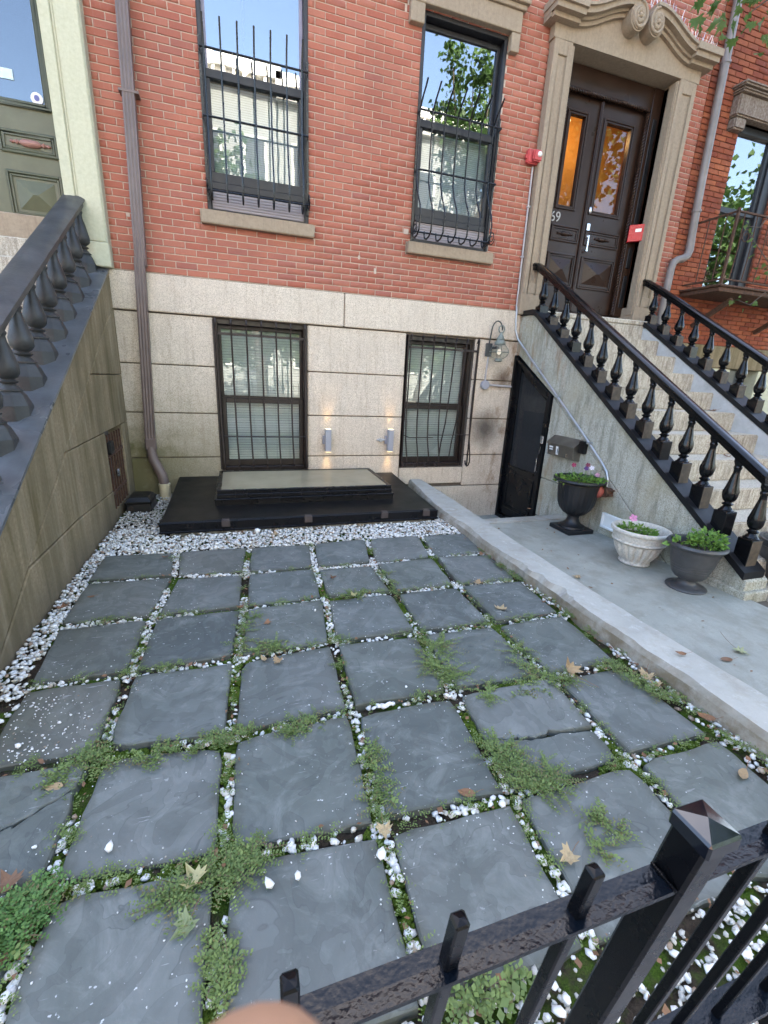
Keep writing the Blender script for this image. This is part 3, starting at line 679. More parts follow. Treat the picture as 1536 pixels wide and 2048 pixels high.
# reveal mouldings on the inner right jamb
b = MB(); b.box(7.20, 7.26, -.08, .05, 2.5, 5.29); b.box(7.235, 7.30, .04, .22, 2.5, 5.29); b.build('jamb_moulding', 'brownstone', DS, bevel=.012, seg=2)
b = MB(); b.box(5.545, 5.60, -.08, .22, 2.5, 5.29); b.build('jamb_moulding', 'brownstone', DS, bevel=.01)
def pediment():
    # head: flat lintel with a scrolled broken pediment outline; profile of scroll top as function of x
    x0, x1, xm = 5.28, 7.54, 6.43
    b = MB(); b.box(x0, x1, YF, .22, 5.30, 5.42)
    top = [(x0, 5.42), (x0, 5.55)]
    b2 = MB()
    def crest(t):           # 0 at the outer end, 1 at the centre
        return 5.56+.22*(.5-.5*math.cos(math.pi*min(1, max(0, (t-.28)/.6))))
    pts = [(x0, 5.42)]; N = 24
    for i in range(N+1): t = i/N; pts.append((x0+(xm-.02-x0)*t, crest(t)))
    for i in range(N+1): t = 1-i/N; pts.append((x1-(x1-xm-.02)*t, crest(t)))
    pts.append((x1, 5.42))
    b.prism(pts, 'y', YF+.002, .2); b.build('pediment_head', 'brownstone', DS)
    # moulded cornice following the crest: three stacked fillets of growing projection
    for side in (0, 1):
        b = MB()
        for k, (dz0, dz1, yp) in enumerate(((-.125, -.085, -.14), (-.085, -.055, -.17), (-.055, .0, -.235), (.0, .03, -.265))):
            ps = []
            for i in range(N+1):
                t = i/N*.93; x = x0-.10+(xm-.02-x0+.10)*t if side == 0 else x1+.10-(x1-xm-.02+.10)*t
                ps.append((x, crest(t)))
            poly = [(x, z+dz0) for x, z in ps]+[(x, z+dz1) for x, z in reversed(ps)]
            n = len(ps)
            for i in range(n-1):
                a, c = ps[i], ps[i+1]; q = [(a[0], a[1]+dz0), (c[0], c[1]+dz0), (c[0], c[1]+dz1), (a[0], a[1]+dz1)]
                if side: q = q[::-1]
                b.prism(q, 'y', yp, .1)
        # block where the straight end meets the curve
        xe = (x0-.10+.40) if side == 0 else (x1+.10-.40)
        xo = x0-.115 if side == 0 else x1+.115
        b.box(min(xe, xo), max(xe, xo), -.275, .1, 5.53, 5.60); b.box(min(xe, xo)+.012, max(xe, xo)-.012, -.245, .1, 5.475, 5.53); b.box(min(xe, xo)+.03, max(xe, xo)-.03, -.18, .1, 5.43, 5.475)
        b.build('cornice', 'brownstone', DS)
        # volute: spiral ribbon, rim and carved rosette
        cx = xm-.135 if side == 0 else xm+.135; cz = 5.63; sg = 1 if side == 0 else -1
        b = MB()
        ring = [(cx+.115*math.cos(a), cz+.135*math.sin(a)) for a in [2*math.pi*i/28 for i in range(28)]]
        b.prism(ring, 'y', -.255, -.02); b.build('volute', 'brownstone', DS, bevel=.014, seg=2, smooth=True)
        b = MB(); sp = []
        for i in range(46):
            a = R(90)-sg*i*R(12.5); r = .112*(1-i/62)
            sp.append((cx+r*math.cos(a), -.258, cz+1.17*r*math.sin(a)))
        b.tube(sp, .015, 8); b.build('scroll_ribbon', 'brownstone', DS, smooth=True)
        b = MB(); q = random.Random(5+side)
        for i in range(9):
            a = i*2*math.pi/9; b.ball((cx+.043*math.cos(a), -.258, cz+.05*math.sin(a)), .022, 8, 6, (1, .8, 1.2))
        b.ball((cx, -.262, cz), .026, 8, 6); b.build('rosette', 'brownstone', DS, smooth=True)
    # bird spikes along the right crest
    b = MB(); q = random.Random(9)
    for i in range(64):
        t = .97-i/64*.97; x = x1+.10-(x1-xm-.02+.10)*t; z = crest(t)+.03; y = q.uniform(-.24, -.10)
        b.tube([(x, y, z), (x+q.uniform(-.035, .035), y+q.uniform(-.04, .04), z+q.uniform(.085, .12))], (.0032), 4)
    tag(b.build('bird_spike_strip', 'spike', DS), kind='stuff')
pediment()
MB().box(5.45, 7.34, -.34, .26, 2.34, 2.40).build('threshold', 'steps', DS, bevel=.01)

# ------------------------------------------------------------------ the double front door
DD = thing('front_door', 'dark brown panelled double front door with narrow glass panes', 'door', (6.42, .22, 2.40))
MB().box(5.60, 7.215, .17, .32, 2.405, 2.50).build('door_sill', 'brownpaint', DD, bevel=.006)
# frame: side panels, transom
b = MB(); b.box(5.60, 5.70, .12, .32, 2.5, 5.29); b.box(7.08, 7.30, .14, .32, 2.5, 5.29); b.box(5.70, 7.08, .15, .32, 5.05, 5.29); b.box(5.70, 5.762, .21, .32, 2.5, 5.05); b.box(7.018, 7.08, .21, .32, 2.5, 5.05); b.box(5.762, 7.018, .21, .32, 4.995, 5.05); b.build('door_frame', 'brownpaint', DD, bevel=.006)
b = MB(); b.box(7.13, 7.20, .128, .14, 2.62, 3.05); b.box(7.13, 7.20, .128, .14, 3.15, 3.42); b.box(7.13, 7.20, .128, .14, 3.55, 4.95); b.build('frame_panel', 'blackmatte', DD, bevel=.006)
def rope(pts, name='rope_moulding'):
    a, c = Vector(pts[0]), Vector(pts[1]); L = (c-a).length; t = (c-a)/L; n1 = Vector((0, 1, 0)); n2 = t.cross(n1); b = MB(); n = int(L*34)
    for ph in (0, math.pi):
        ps = []
        for i in range(n*6+1):
            q = i/(n*6); th = 2*math.pi*q*L/.075+ph; ps.append(a+t*(q*L)+(n1*math.cos(th)+n2*math.sin(th))*.013)
        b.tube(ps, .0135, 6)
    return b.build(name, 'brownpaint', DD, smooth=True)
rope([(7.045, .15, 2.5), (7.045, .15, 5.0)]); rope([(5.735, .15, 2.5), (5.735, .15, 5.0)]); rope([(5.72, .15, 5.03), (7.06, .15, 5.03)])
def moulded(b, x0, x1, z0, z1, y, w=.022, d=.018):
    for k in range(2):
        o = k*(w+.004); a0, a1, c0, c1 = x0+o, x1-o, z0+o, z1-o; yy = y-d+k*.007
        b.box(a0, a0+w, yy, y+.01, c0, c1); b.box(a1-w, a1, yy, y+.01, c0, c1); b.box(a0+w, a1-w, yy, y+.01, c0, c0+w); b.box(a0+w, a1-w, yy, y+.01, c1-w, c1)
def pyramid(b, x0, x1, z0, z1, y, h):
    xm, zm = (x0+x1)/2, (z0+z1)/2
    b.add([(x0, y, z0), (x1, y, z0), (x1, y, z1), (x0, y, z1), (xm-.02, y-h, zm), (xm+.02, y-h, zm)], [(0, 1, 5, 4), (1, 2, 5), (2, 3, 4, 5), (3, 0, 4)])
def leaf_door(x0, x1, gx0, gx1):
    b = MB(); y0, y1 = .20, .26; z0, z1 = 2.51, 5.0; g0, g1 = 3.80, 4.81
    b.box(x0, gx0, y0, y1, z0, z1); b.box(gx1, x1, y0, y1, z0, z1); b.box(gx0, gx1, y0, y1, z0, g0); b.box(gx0, gx1, y0, y1, g1, z1)
    d = b.build('door_leaf', 'brownpaint', DD)
    b = MB(); moulded(b, gx0-.045, gx1+.045, g0-.045, g1+.045, y0); b.build('glass_moulding', 'brownpaint', d, bevel=.005)
    MB().box(gx0, gx1, .235, .241, g0, g1).build('door_pane', 'glass_door', d)
    b = MB(); pa, pb = x0+.045, x1-.045
    moulded(b, pa, pb, 3.375, 3.57, y0); moulded(b, pa, pb, 2.82, 3.235, y0); b.build('panel_moulding', 'brownpaint', d, bevel=.005)
    b = MB(); pyramid(b, pa+.06, pb-.06, 2.885, 3.17, y0-.001, .045); b.build('raised_panel', 'brownpaint', d)
    b = MB(); xm = (pa+pb)/2; pr = [(.005, -.13), (.016, -.12), (.008, -.10), (.02, -.08), (.01, -.06), (.026, -.04), (.026, .04), (.01, .06), (.02, .08), (.008, .10), (.016, .12), (.005, .13)]
    vs = []; n = 10
    for r, t in pr:
        for k in range(n): a = 2*math.pi*k/n; vs.append((xm+t, y0-.008+r*math.cos(a), 3.472+r*math.sin(a)))
    b.add(vs, [(j*n+k, j*n+(k+1) % n, (j+1)*n+(k+1) % n, (j+1)*n+k) for j in range(len(pr)-1) for k in range(n)]); b.build('turned_ornament', 'brownpaint', d, smooth=True)
    return d
dl = leaf_door(5.76, 6.32, 5.86, 6.10); dr = leaf_door(6.335, 7.02, 6.44, 6.86)
b = MB(); b.box(6.30, 6.345, .172, .20, 2.51, 5.0); b.tube([(6.322, .17, 2.51), (6.322, .17, 5.0)], .011, 8); b.build('astragal', 'brownpaint', DD, bevel=.004)
text_mesh('house_number', '69', .17, 'numeral', dl, (5.765, .196, 3.60), (R(90), 0, 0))
b = MB(); b.box(6.375, 6.425, .17, .2, 3.55, 3.64); b.box(6.383, 6.417, .15, .2, 3.46, 3.49); b.box(6.39, 6.41, .13, .15, 3.30, 3.49); b.box(6.383, 6.417, .13, .2, 3.285, 3.31); b.build('door_handle', 'chrome', dr, bevel=.004)
b = MB(); b.ball((6.39, .185, 3.80), .042, 12, 8, (.6, .5, 1.1)); b.build('keypad_lock', 'chrome', dr, smooth=True)
# hallway behind the glass, lit warm
b = MB(); x0, x1, z0, z1, ya, yb = 5.62, 7.66, 2.45, 5.25, .33, 1.15
b.add([(x0, yb, z0), (x1, yb, z0), (x1, yb, z1), (x0, yb, z1), (x0, ya, z0), (x1, ya, z0), (x1, ya, z1), (x0, ya, z1)], [(0, 1, 2, 3), (0, 4, 5, 1), (3, 2, 6, 7), (0, 3, 7, 4), (1, 5, 6, 2)]); b.build('hallway', 'ambertan', HM)
hl = thing('hall_lamp', 'warm hallway lamp glowing amber behind the front door glass', 'lamp', (6.2, .78, 5.14))
MB().lathe((6.2, .78, 5.04), [(.015, .18), (.015, .1), (.06, .09), (.07, .05)], 12).build('lamp_mount', 'white', hl, smooth=True)
MB().ball((6.2, .78, 5.03), .075, 12, 8).build('lamp_globe', 'roomlamp', hl, smooth=True)
pl = bpy.data.lights.new('hall_light', 'POINT'); pl.energy = 2.2; pl.color = (1, .62, .26); pl.shadow_soft_size = .08
po = bpy.data.objects.new('hall_light', pl); COL.objects.link(po); po.parent = hl; po.location = (.35, -.1, -.24)

# ================================================================== LEFT HOUSE
HL = thing('green_door_house', 'neighbouring house with olive green panelled door and cream stone surround', 'house', (-.6, 0, 0))
MB().box(-1.8, .46, .01, .32, 5.6, 6.2).build('brick_wall', 'upperbrick', HL)
b = MB(); b.box(-4, -1.75, .0, .32, -.8, 6.2); b.box(-1.75, .16, .06, .32, -.8, 2.36); b.build('front_wall', 'upperbrick', HL)
mass(HL, -4, .155, 'upperbrick', 9.3, 6.2)
b = MB(); b.box(.135, .46, -.10, .22, 2.62, 5.6); b.box(.10, .47, -.13, .22, 2.40, 2.62); b.build('pilaster', 'cream', HL, bevel=.01)
b = MB(); b.box(.145, .235, -.125, -.10, 2.625, 5.6); b.box(.235, .26, -.112, -.10, 2.625, 5.6); b.box(.26, .45, -.118, -.10, 2.625, 5.6); b.build('pilaster_moulding', 'cream', HL, bevel=.008, seg=2)
MB().box(-1.75, -1.45, -.1, .22, 2.4, 5.6).build('pilaster', 'cream', HL, bevel=.01)
MB().box(-1.85, .50, -.14, .25, 5.25, 5.6).build('lintel', 'cream', HL, bevel=.01)
gd = MB(); GX = [(-.42, .06)]
gd.box(-1.45, -.44, .25, .31, 2.80, 5.25); gd.box(.0, .2, .25, .31, 2.80, 5.25); gd.box(-.44, .0, .25, .31, 2.80, 3.80); gd.box(-.44, .0, .25, .31, 5.05, 5.25)
gdo = gd.build('door', 'green', HL)
b = MB(); moulded(b, -.475, .052, 3.755, 5.1, .25, .024, .022); moulded(b, -.43, .052, 3.375, 3.56, .25); moulded(b, -.42, .05, 2.83, 3.225, .25); b.build('panel_moulding', 'green_mold', gdo, bevel=.005)
MB().box(-.44, .0, .275, .281, 3.80, 5.05).build('door_pane', 'glass_left', gdo)
b = MB(); pyramid(b, -.345, -.025, 2.90, 3.155, .249, .05); b.build('raised_panel', 'green', gdo)
b = MB(); pr = [(.004, -.17), (.016, -.15), (.008, -.13), (.022, -.11), (.01, -.09), (.03, -.06), (.034, 0), (.03, .06), (.01, .09), (.022, .11), (.008, .13), (.016, .15), (.004, .17)]; vs = []; n = 12
for r, t in pr:
    for k in range(n): a = 2*math.pi*k/n; vs.append((-.172+t, .243+r*math.cos(a), 3.467+r*math.sin(a)))
b.add(vs, [(j*n+k, j*n+(k+1) % n, (j+1)*n+(k+1) % n, (j+1)*n+k) for j in range(len(pr)-1) for k in range(n)]); b.build('turned_ornament', 'ornament', gdo, smooth=True)
MB().box(-.375, -.235, .268, .274, 3.965, 4.045).build('paper_note', 'cloth_paper', gdo)
b = MB(); b.prism([(-.07+.05*math.cos(t*.3142), 3.855+.05*math.sin(t*.3142)) for t in range(20)], 'y', .268, .274); st = b.build('sticker', 'white', gdo)
b = MB(); b.prism([(-.07+.022*math.cos(t*.6283), 3.858+.025*math.sin(t*.6283)) for t in range(10)], 'y', .264, .2675); b.build('sticker_mark', 'stickerblue', gdo)
MB().box(-1.45, .14, -.02, .30, 2.58, 2.80).build('door_sill', 'brownstone', HL, bevel=.01)

# ================================================================== RIGHT HOUSE
HR = thing('orange_brick_house', 'neighbouring orange brick house with rusty balcony at the right edge', 'house', (9.0, 0, 0))
NW = (8.54, 9.50, 2.97, 5.12)
wr = wall_slab('brick_wall', (7.825, 12, 2.2, 6.6), [NW], .012, .32, 'mortar_dark', HR)
brick_field(wr, (7.83, 10.9, 2.205, 6.55), [NW, (8.30, 9.8, 5.10, 5.45), (8.30, 8.54, 4.98, 5.12)], 'brick_orange', joint=.010, phase=.1, course=.066, length=.205)
mass(HR, 7.825, 18, 'upperbrick', 9.3, 6.6)
MB().box(12, 18, .01, .32, -.8, 6.6).build('front_wall', 'upperbrick', HR)
b = MB(); b.box(7.825, 12, -.02, .32, 1.86, 2.2); b.build('stone_band', 'mossy', HR, bevel=.01)
b = MB(); b.box(7.825, 9.62, .0, .32, -.8, 1.855); b.box(10.3, 12, .0, .32, -.8, 1.855); b.box(9.62, 10.3, .0, .32, -.8, .9); b.build('base_wall', 'cream', HR, bevel=.01)
MB().box(9.62, 10.3, .2, .24, .9, 1.855).build('basement_pane', 'farpane', HR)
b = MB(); b.box(8.30, 9.8, -.11, .1, 5.12, 5.37); b.box(8.27, 9.83, -.16, .1, 5.37, 5.42); b.box(8.24, 9.86, -.2, .1, 5.42, 5.47); b.box(8.32, 8.54, -.09, .1, 4.98, 5.12)
b.build('window_lintel', 'oldbrownstone', HR, bevel=.02, seg=2)
x0, x1, z0, z1 = NW
b = MB(); b.box(x0, x0+.05, .05, .2, z0, z1); b.box(x1-.16, x1, .04, .2, z0, z1); b.box(x0+.05, x1-.16, .05, .2, z1-.09, z1); b.box(x0+.05, x1-.16, .05, .2, z0, z0+.06); w = b.build('window', 'charframe', HR, bevel=.006)
b = MB(); b.box(x0+.05, x1-.16, .07, .12, 4.06, 4.13); b.box(x1-.22, x1-.16, .07, .12, 4.13, z1-.09); b.box(x0+.05, x0+.09, .07, .12, z0+.06, 4.06); b.box(x1-.26, x1-.16, .09, .13, z0+.06, 4.06); b.build('sash', 'charframe', w, bevel=.004)
MB().box(x0+.05, x1-.22, .10, .106, 4.13, z1-.09).build('upper_pane', 'glass', w); MB().box(x0+.09, x1-.26, .11, .116, z0+.06, 4.06).build('lower_pane', 'glass', w)
def room_box(x0, x1, ya, yb, z0, z1, parent, nm='room', mat='room'):
    b = MB(); b.add([(x0, yb, z0), (x1, yb, z0), (x1, yb, z1), (x0, yb, z1), (x0, ya, z0), (x1, ya, z0), (x1, ya, z1), (x0, ya, z1)], [(0, 1, 2, 3), (0, 4, 5, 1), (3, 2, 6, 7), (0, 3, 7, 4), (1, 5, 6, 2)]); return b.build(nm, mat, parent)
room_box(8.2, 11.4, .33, 2.4, 2.6, 5.6, HR); room_box(-1.5, .14, .33, 2.4, 2.42, 5.5, HL, 'hallway')
# balcony
BA = thing('balcony', 'rusty iron balcony with thin railing below the right hand window', 'balcony', (9, -.3, 2.8))
b = MB(); b.prism([(-.62, 2.84), (0.0, 2.84), (0.0, 2.90), (-.62, 2.90)], 'x', 8.12, 10.3); b.box(8.09, 10.33, -.65, 0, 2.90, 2.93); b.build('deck', 'rust', BA, bevel=.008)
for x in (8.5, 9.9): MB().bar((x, -.02, 2.45), (x, -.55, 2.77), .05, .06).build('bracket', 'rust', BA)
for y0, y1, xa, xb in ((-.60, -.60, 8.15, 10.25),):
    MB().bar((xa, y0, 3.82), (xb, y1, 3.82), .03, .02).build('top_rail', 'rust', BA); MB().bar((xa, y0, 3.0), (xb, y1, 3.0), .025, .02).build('bottom_rail', 'rust', BA)
MB().bar((8.15, -.6, 3.82), (8.15, 0, 3.82), .03, .02).build('top_rail', 'rust', BA); MB().bar((8.15, -.6, 3.0), (8.15, 0, 3.0), .025, .02).build('bottom_rail', 'rust', BA)
MB().bar((8.15, -.6, 2.93), (8.15, -.6, 3.86), .03).build('post', 'rust', BA)
q = random.Random(2)
for i in range(9):
    x = 8.28+i*.24; MB().tube([(x, -.6, 3.0), (x+.02, -.6, 3.4), (x+.0, -.6, 3.82)], .008, 6).build('baluster', 'rust', BA)
for i in range(4):
    x = 8.40+i*.48; c = []
    for k in range(30): a = k*.32; r = .10*(1-k/40); c.append((x+r*math.cos(a), -.6, 3.55+r*math.sin(a)))
    MB().tube(c, .006, 6).build('scroll', 'rust', BA, smooth=True)
for s in (-.45, -.2): MB().tube([(8.15, s, 3.0), (8.15, s, 3.82)], .008, 6).build('baluster', 'rust', BA)

# ================================================================== RAINWATER PIPES
ds = thing('downspout', 'fluted brown metal downspout running down the brick beside the cream pilaster', 'downspout', (.66, -.08, 0))
def fluted(pa, pb, w, d):
    b = MB(); n = 7; ring = []
    for i in range(n+1):
        x = -w/2+w*i/n; ring.append((x, -d/2-(.006 if i % 2 else 0)))
    ring += [(w/2, d/2), (-w/2, d/2)]
    pts = []; a, c = Vector(pa), Vector(pb); m = len(ring)
    for P in (a, c): pts += [(P.x+x, P.y+y, P.z) for x, y in ring]
    b.add(pts, [(i, m+i, m+(i+1) % m, (i+1) % m) for i in range(m)]+[tuple(range(m)), tuple(range(2*m-1, m-1, -1))]); return b
fluted((.845, -.075, 6.0), (.735, -.075, 2.45), .105, .075).build('upper_pipe', 'downbrown', ds)
fluted((.728, -.08, 2.52), (.645, -.08, .66), .10, .07).build('lower_pipe', 'downbrown', ds)
b = MB(); b.box(.59, .70, -.125, -.035, .54, .68); b.build('adaptor', 'downbrown', ds, bevel=.012)
b = MB(); b.tube([(.645, -.085, .58), (.645, -.09, .50), (.66, -.10, .42), (.70, -.115, .33), (.735, -.13, .25), (.75, -.14, .17), (.752, -.14, .14)], [.048, .052, .055, .055, .055, .052, .05], 14); b.build('elbow', 'downbrown', ds, smooth=True)
b = MB(); b.lathe((.752, -.14, -.06), [(.062, 0), (.062, .19), (.066, .19), (.066, .215), (.05, .215), (.05, .15)], 18, capt=False); b.build('drain_pipe', 'pvc', ds, smooth=True)
for z in (3.9,): MB().box(.70, .87, -.12, .0, z, z+.02).build('strap', 'downbrown', ds)
d2 = thing('downspout', 'round grey brown downspout with offset bend on the orange brick house', 'downspout', (7.95, -.1, 2.2))
MB().tube([(7.90, -.08, 6.6), (7.93, -.08, 5.5), (7.975, -.08, 4.3), (8.02, -.08, 3.55)], .052, 14).build('upper_pipe', 'downgrey', d2, smooth=True)
MB().tube([(8.02, -.08, 3.57), (8.03, -.08, 3.45), (8.0, -.085, 3.36), (7.92, -.09, 3.32), (7.84, -.09, 3.30), (7.77, -.09, 3.26), (7.75, -.09, 3.17), (7.75, -.09, 2.9), (7.75, -.09, 2.2)], [.055]*4+[.05]*5, 14).build('bend', 'downgrey', d2, smooth=True)
for z, x in ((3.92, 8.0), (5.6, 7.93)): MB().lathe((x, -.08, z), [(.062, 0), (.062, .03)], 14).build('strap', 'downgrey', d2)

# ================================================================== STOOPS
def baluster_prof(h, k=1.0):
    p = [(.062, 0), (.062, .02), (.05, .035), (.045, .06), (.034, .085), (.03, .10), (.046, .125), (.048, .14), (.033, .16), (.03, .175), (.044, .20), (.056, .25), (.062, .31), (.060, .38), (.050, .48), (.038, .60), (.029, .72), (.026, .80), (.034, .835), (.034, .86), (.028, .88), (.036, .92), (.042, .95), (.042, 1.0)]
    return [(r*k, z*h) for r, z in p]
def make_baluster(parent, x, y, z, h, mat, name='baluster', k=1., leafy=True, carve=.10):
    b = MB(); n = 16; hh = h
    def sq(a, j):
        if leafy and 10 <= j <= 15: return 1+carve*(.5+.5*math.cos(4*a+j*1.2))*(1 if j % 2 else .5)
        return 1
    b.lathe((x, y, z), baluster_prof(h, k), n, sq=sq); o = b.build(name, mat, parent, smooth=True, ang=50)
    return o
def handrail(name, mat, parent, x, pts, w, h):
    """pts (y, z of the top); rounded-top section swept along y"""
    sec = [(-w/2, -h), (-w/2, -h*.55), (-w*.62, -h*.42), (-w*.62, -h*.22), (-w*.42, -h*.05), (-w*.15, 0), (w*.15, 0), (w*.42, -h*.05), (w*.62, -h*.22), (w*.62, -h*.42), (w/2, -h*.55), (w/2, -h)]
    m = len(sec); V = [(x+a, y, z+c) for y, z in pts for a, c in sec]; b = MB()
    b.add(V, [(j*m+i, j*m+(i+1) % m, (j+1)*m+(i+1) % m, (j+1)*m+i) for j in range(len(pts)-1) for i in range(m)]+[tuple(range(m-1, -1, -1)), tuple((len(pts)-1)*m+i for i in range(m))])
    return b.build(name, mat, parent, smooth=True, ang=30)

# ---- main stoop
ST = thing('stoop', 'granite stoop of worn steps up to the brown double door', 'stoop', (6.3, -2, PATH_Z))
NZ, NY, RISE, RUN = 2.116, -.66, .2133, .317
for k in range(-1, 11):
    zt = NZ-RISE*k; yf = NY-RUN*k; zb = zt-RISE
    if k == -1: zt = 2.335; yb = .0
    else: yb = yf+RUN+.03
    MB().box(5.60, 7.22, yf, yb, max(zb-.0, -.2), zt).build('step', 'steps', ST, bevel=.012, seg=2)
    MB().box(5.60, 7.22, yf+.05, 0. if k < 2 else yb+.3, max(zb-.6, -.2), zb-.002).build('step_core', 'steps', ST)
# side walls: profile in (y, z)
def cap_l(y): return min(2.345, 2.09+.69*(y+.70))
def side_profile(fn, y0, y1, n, zb):
    ys = [y0+(y1-y0)*i/n for i in range(n+1)]; return [(y0, zb)]+[(y, fn(y)) for y in ys]+[(y1, zb)]
XL, XR = 5.37, 7.20
DOORY = (-.06, -.95)
# the left side wall has the basement door opening right by the house front; built of separate stones
sw = thing('stoop_side_wall', 'weathered granite side wall of the stoop with basement door and mailbox', 'wall', (5.5, -2, PATH_Z))
def slab(poly, mat='stoop', nm='stone_block', x0=XL, x1=5.62): return MB().prism(poly, 'x', x0, x1).build(nm, mat, sw, bevel=.006)
def dtop(y): return 1.83+.545*(y+.06)            # sloping head of the door opening
def under(y): return 1.355+.715*(y+.935)          # joint under the sloping stringer stone
ys = [-.02, -.2, -.36, -.45, -.7, -1.2, -1.7, -2.2, -2.7, -3.2, -3.62]
top = [(y, cap_l(y)) for y in ys]
slab(top+[(-3.62, -.2), (-3.2, -.2), (-2.95, -.07), (-1.95, .635), (-.955, 1.345), (-.02, 1.88)], nm='stringer_stone')
slab([(-.957, 1.330), (-1.945, .632), (-1.90, .31), (-.957, .31)])
slab([(-.957, .302), (-1.90, .302), (-1.92, -.2), (-.957, -.2)]); slab([(-.957, -.21), (-1.5, -.21), (-1.5, -.6), (-.957, -.6)])
slab([(-1.95, .625), (-2.94, -.075), (-3.15, -.2), (-1.93, -.2), (-1.908, .30)])
MB().box(XL-.03, 5.62, -3.66, -3.0, -.2, .0).build('base_stone', 'stoop', sw, bevel=.01)
# inner leaf so that no light leaks under the stairs
b = MB().prism([(-.0, -.6), (-.0, 2.2)]+[(y, cap_l(y)-.15) for y in ys[3:]]+[(-3.6, -.2)], 'x', 5.63, 5.66); b.build('inner_leaf', 'room', sw)
# right side wall
rw = thing('stoop_side_wall', 'pale granite far side wall of the stoop under the right balustrade', 'wall', (7.35, -2, PATH_Z))
def cap_r(y): return min(2.345, 2.13+.635*(y+.66))
MB().prism(side_profile(cap_r, 0., -3.7, 18, -.2), 'x', XR, 7.52).build('wall_body', 'paleside', rw, bevel=.008)

def balustrade(lbl, xc, capfn, blk, rail, nbal, x0, x1, grp):
    T = thing('balustrade', lbl, 'balustrade', (xc, -1.8, .3), grp)
    ys = [.0-.03, -.15, -.3]+[-.40-.1*i for i in range(33)]
    pl = [(y, capfn(y)+.002) for y in ys]+[(y, capfn(y)+.058) for y in reversed(ys)]
    b = MB()
    for i in range(len(ys)-1):
        a, c = ys[i], ys[i+1]; b.prism([(a, capfn(a)+.001), (c, capfn(c)+.001), (c, capfn(c)+.06), (a, capfn(a)+.06)][::1], 'x', x0, x1)
    bm = b.build('base_rail', 'blackmatte', T)
    y0, z0, dy, dz = blk
    for k in range(nbal):
        y = y0-dy*k; zc = z0-dz*k; zt = zc+.06
        rt = rail(y)-.085
        o = make_baluster(T, xc, y, zt, rt-zt, 'blackgloss', k=.9)
        bb = MB().box(xc-.06, xc+.06, y-.058, y+.058, capfn(y)-.03, zt); bb.mi[2] = 1; bb.build('base_block', ['blackgloss', 'worn' if random.random() < .75 else 'blackgloss'], o, bevel=.004)
    pts = [(.0, rail(-.2)+.03), (-.08, rail(-.2)+.03), (-.16, rail(-.22)+.02), (-.26, rail(-.28))]+[(-.3-.2*i, rail(-.3-.2*i)) for i in range(1, 17)]
    handrail('handrail', 'blackgloss', T, xc, pts, .085, .09)
    return T
balustrade('black iron balustrade with bulbous balusters on the near side of the granite steps', 5.465, cap_l, (-.33, 2.385, .2436, .1575), lambda y: 2.91+.622*(y+.30), 14, 5.345, 5.585, 'black balustrades of the stoop')
balustrade('black iron balustrade on the far side of the granite steps against orange brick', 7.32, cap_r, (-.33, 2.42, .2436, .150), lambda y: 2.905+.588*(y+.30), 14, 7.19, 7.46, 'black balustrades of the stoop')

# ---- basement door under the stoop
BD = thing('basement_door', 'black iron mesh door with sloping top under the granite stoop', 'door', (5.42, -.5, -.5))
def dpoly(o, z0=-.50): return [(-.04-o, z0), (-.04-o, dtop(-.04-o)-o*.6), (-.30, dtop(-.30)-o*1.1), (-.945+o, dtop(-.945+o)-o*1.1), (-.945+o, z0)]
def ring_prism(po, pi, x0, x1, nm, mat):
    b = MB(); n = len(po)
    vs = [(x0, y, z) for y, z in po]+[(x0, y, z) for y, z in pi]+[(x1, y, z) for y, z in po]+[(x1, y, z) for y, z in pi]
    for i in range(n):
        j = (i+1) % n; b.add([vs[i], vs[j], vs[n+j], vs[n+i]], [(0, 1, 2, 3)]); b.add([vs[2*n+i], vs[2*n+j], vs[3*n+j], vs[3*n+i]], [(3, 2, 1, 0)]); b.add([vs[n+i], vs[n+j], vs[3*n+j], vs[3*n+i]], [(0, 1, 2, 3)]); b.add([vs[i], vs[j], vs[2*n+j], vs[2*n+i]], [(3, 2, 1, 0)])
    return b.build(nm, mat, BD)
ring_prism(dpoly(0), dpoly(.05, -.45), 5.34, 5.50, 'door_frame', 'doornavy')
leaf = ring_prism(dpoly(.052, -.44), dpoly(.13, .31), 5.385, 5.43, 'door_leaf', 'doornavy')
b = MB().box(5.387, 5.428, -.895, -.09, -.44, .31); b.build('kick_panel', 'doornavy', leaf)
b = MB(); b.box(5.375, 5.388, -.80, -.18, -.32, -.29); b.box(5.375, 5.388, -.80, -.18, .19, .22); b.box(5.375, 5.388, -.80, -.77, -.29, .19); b.box(5.375, 5.388, -.21, -.18, -.29, .19); b.build('panel_moulding', 'doornavy', leaf, bevel=.004)
# expanded metal mesh clipped to the opening
b = MB(); pin = dpoly(.125, .30); s = .021
def inside(y, z): return -.82 < y < -.165 and .31 < z < dtop(y)-.14
for i in range(-120, 160):
    for sg in (1, -1):
        run = None; pts = []
        for k in range(0, 120):
            y = -.165-k*.0055; z = .31+(i*s)+sg*(k*.0055)*1.15
            if inside(y, z): pts.append((5.405, y, z))
            elif pts: break
        if len(pts) > 2: b.bar(pts[0], pts[-1], .0042, .0042)
tag(b.build('wire_mesh', 'meshwire', leaf), kind='stuff')
for z in (1.45, .45, -.28): MB().tube([(5.36, -.055, z), (5.36, -.055, z+.12)], .009, 8).build('hinge', 'chrome', BD, smooth=True)
b = MB(); b.box(5.335, 5.385, -.93, -.87, .74, .84); b.box(5.345, 5.385, -.925, -.875, .60, .70); b.build('lock_box', 'chrome', leaf, bevel=.006)
b = MB(); b.tube([(5.38, -.87, .36), (5.33, -.87, .36), (5.33, -.87, .54), (5.38, -.87, .54)], .008, 8); b.build('pull_handle', 'chrome', leaf, smooth=True)
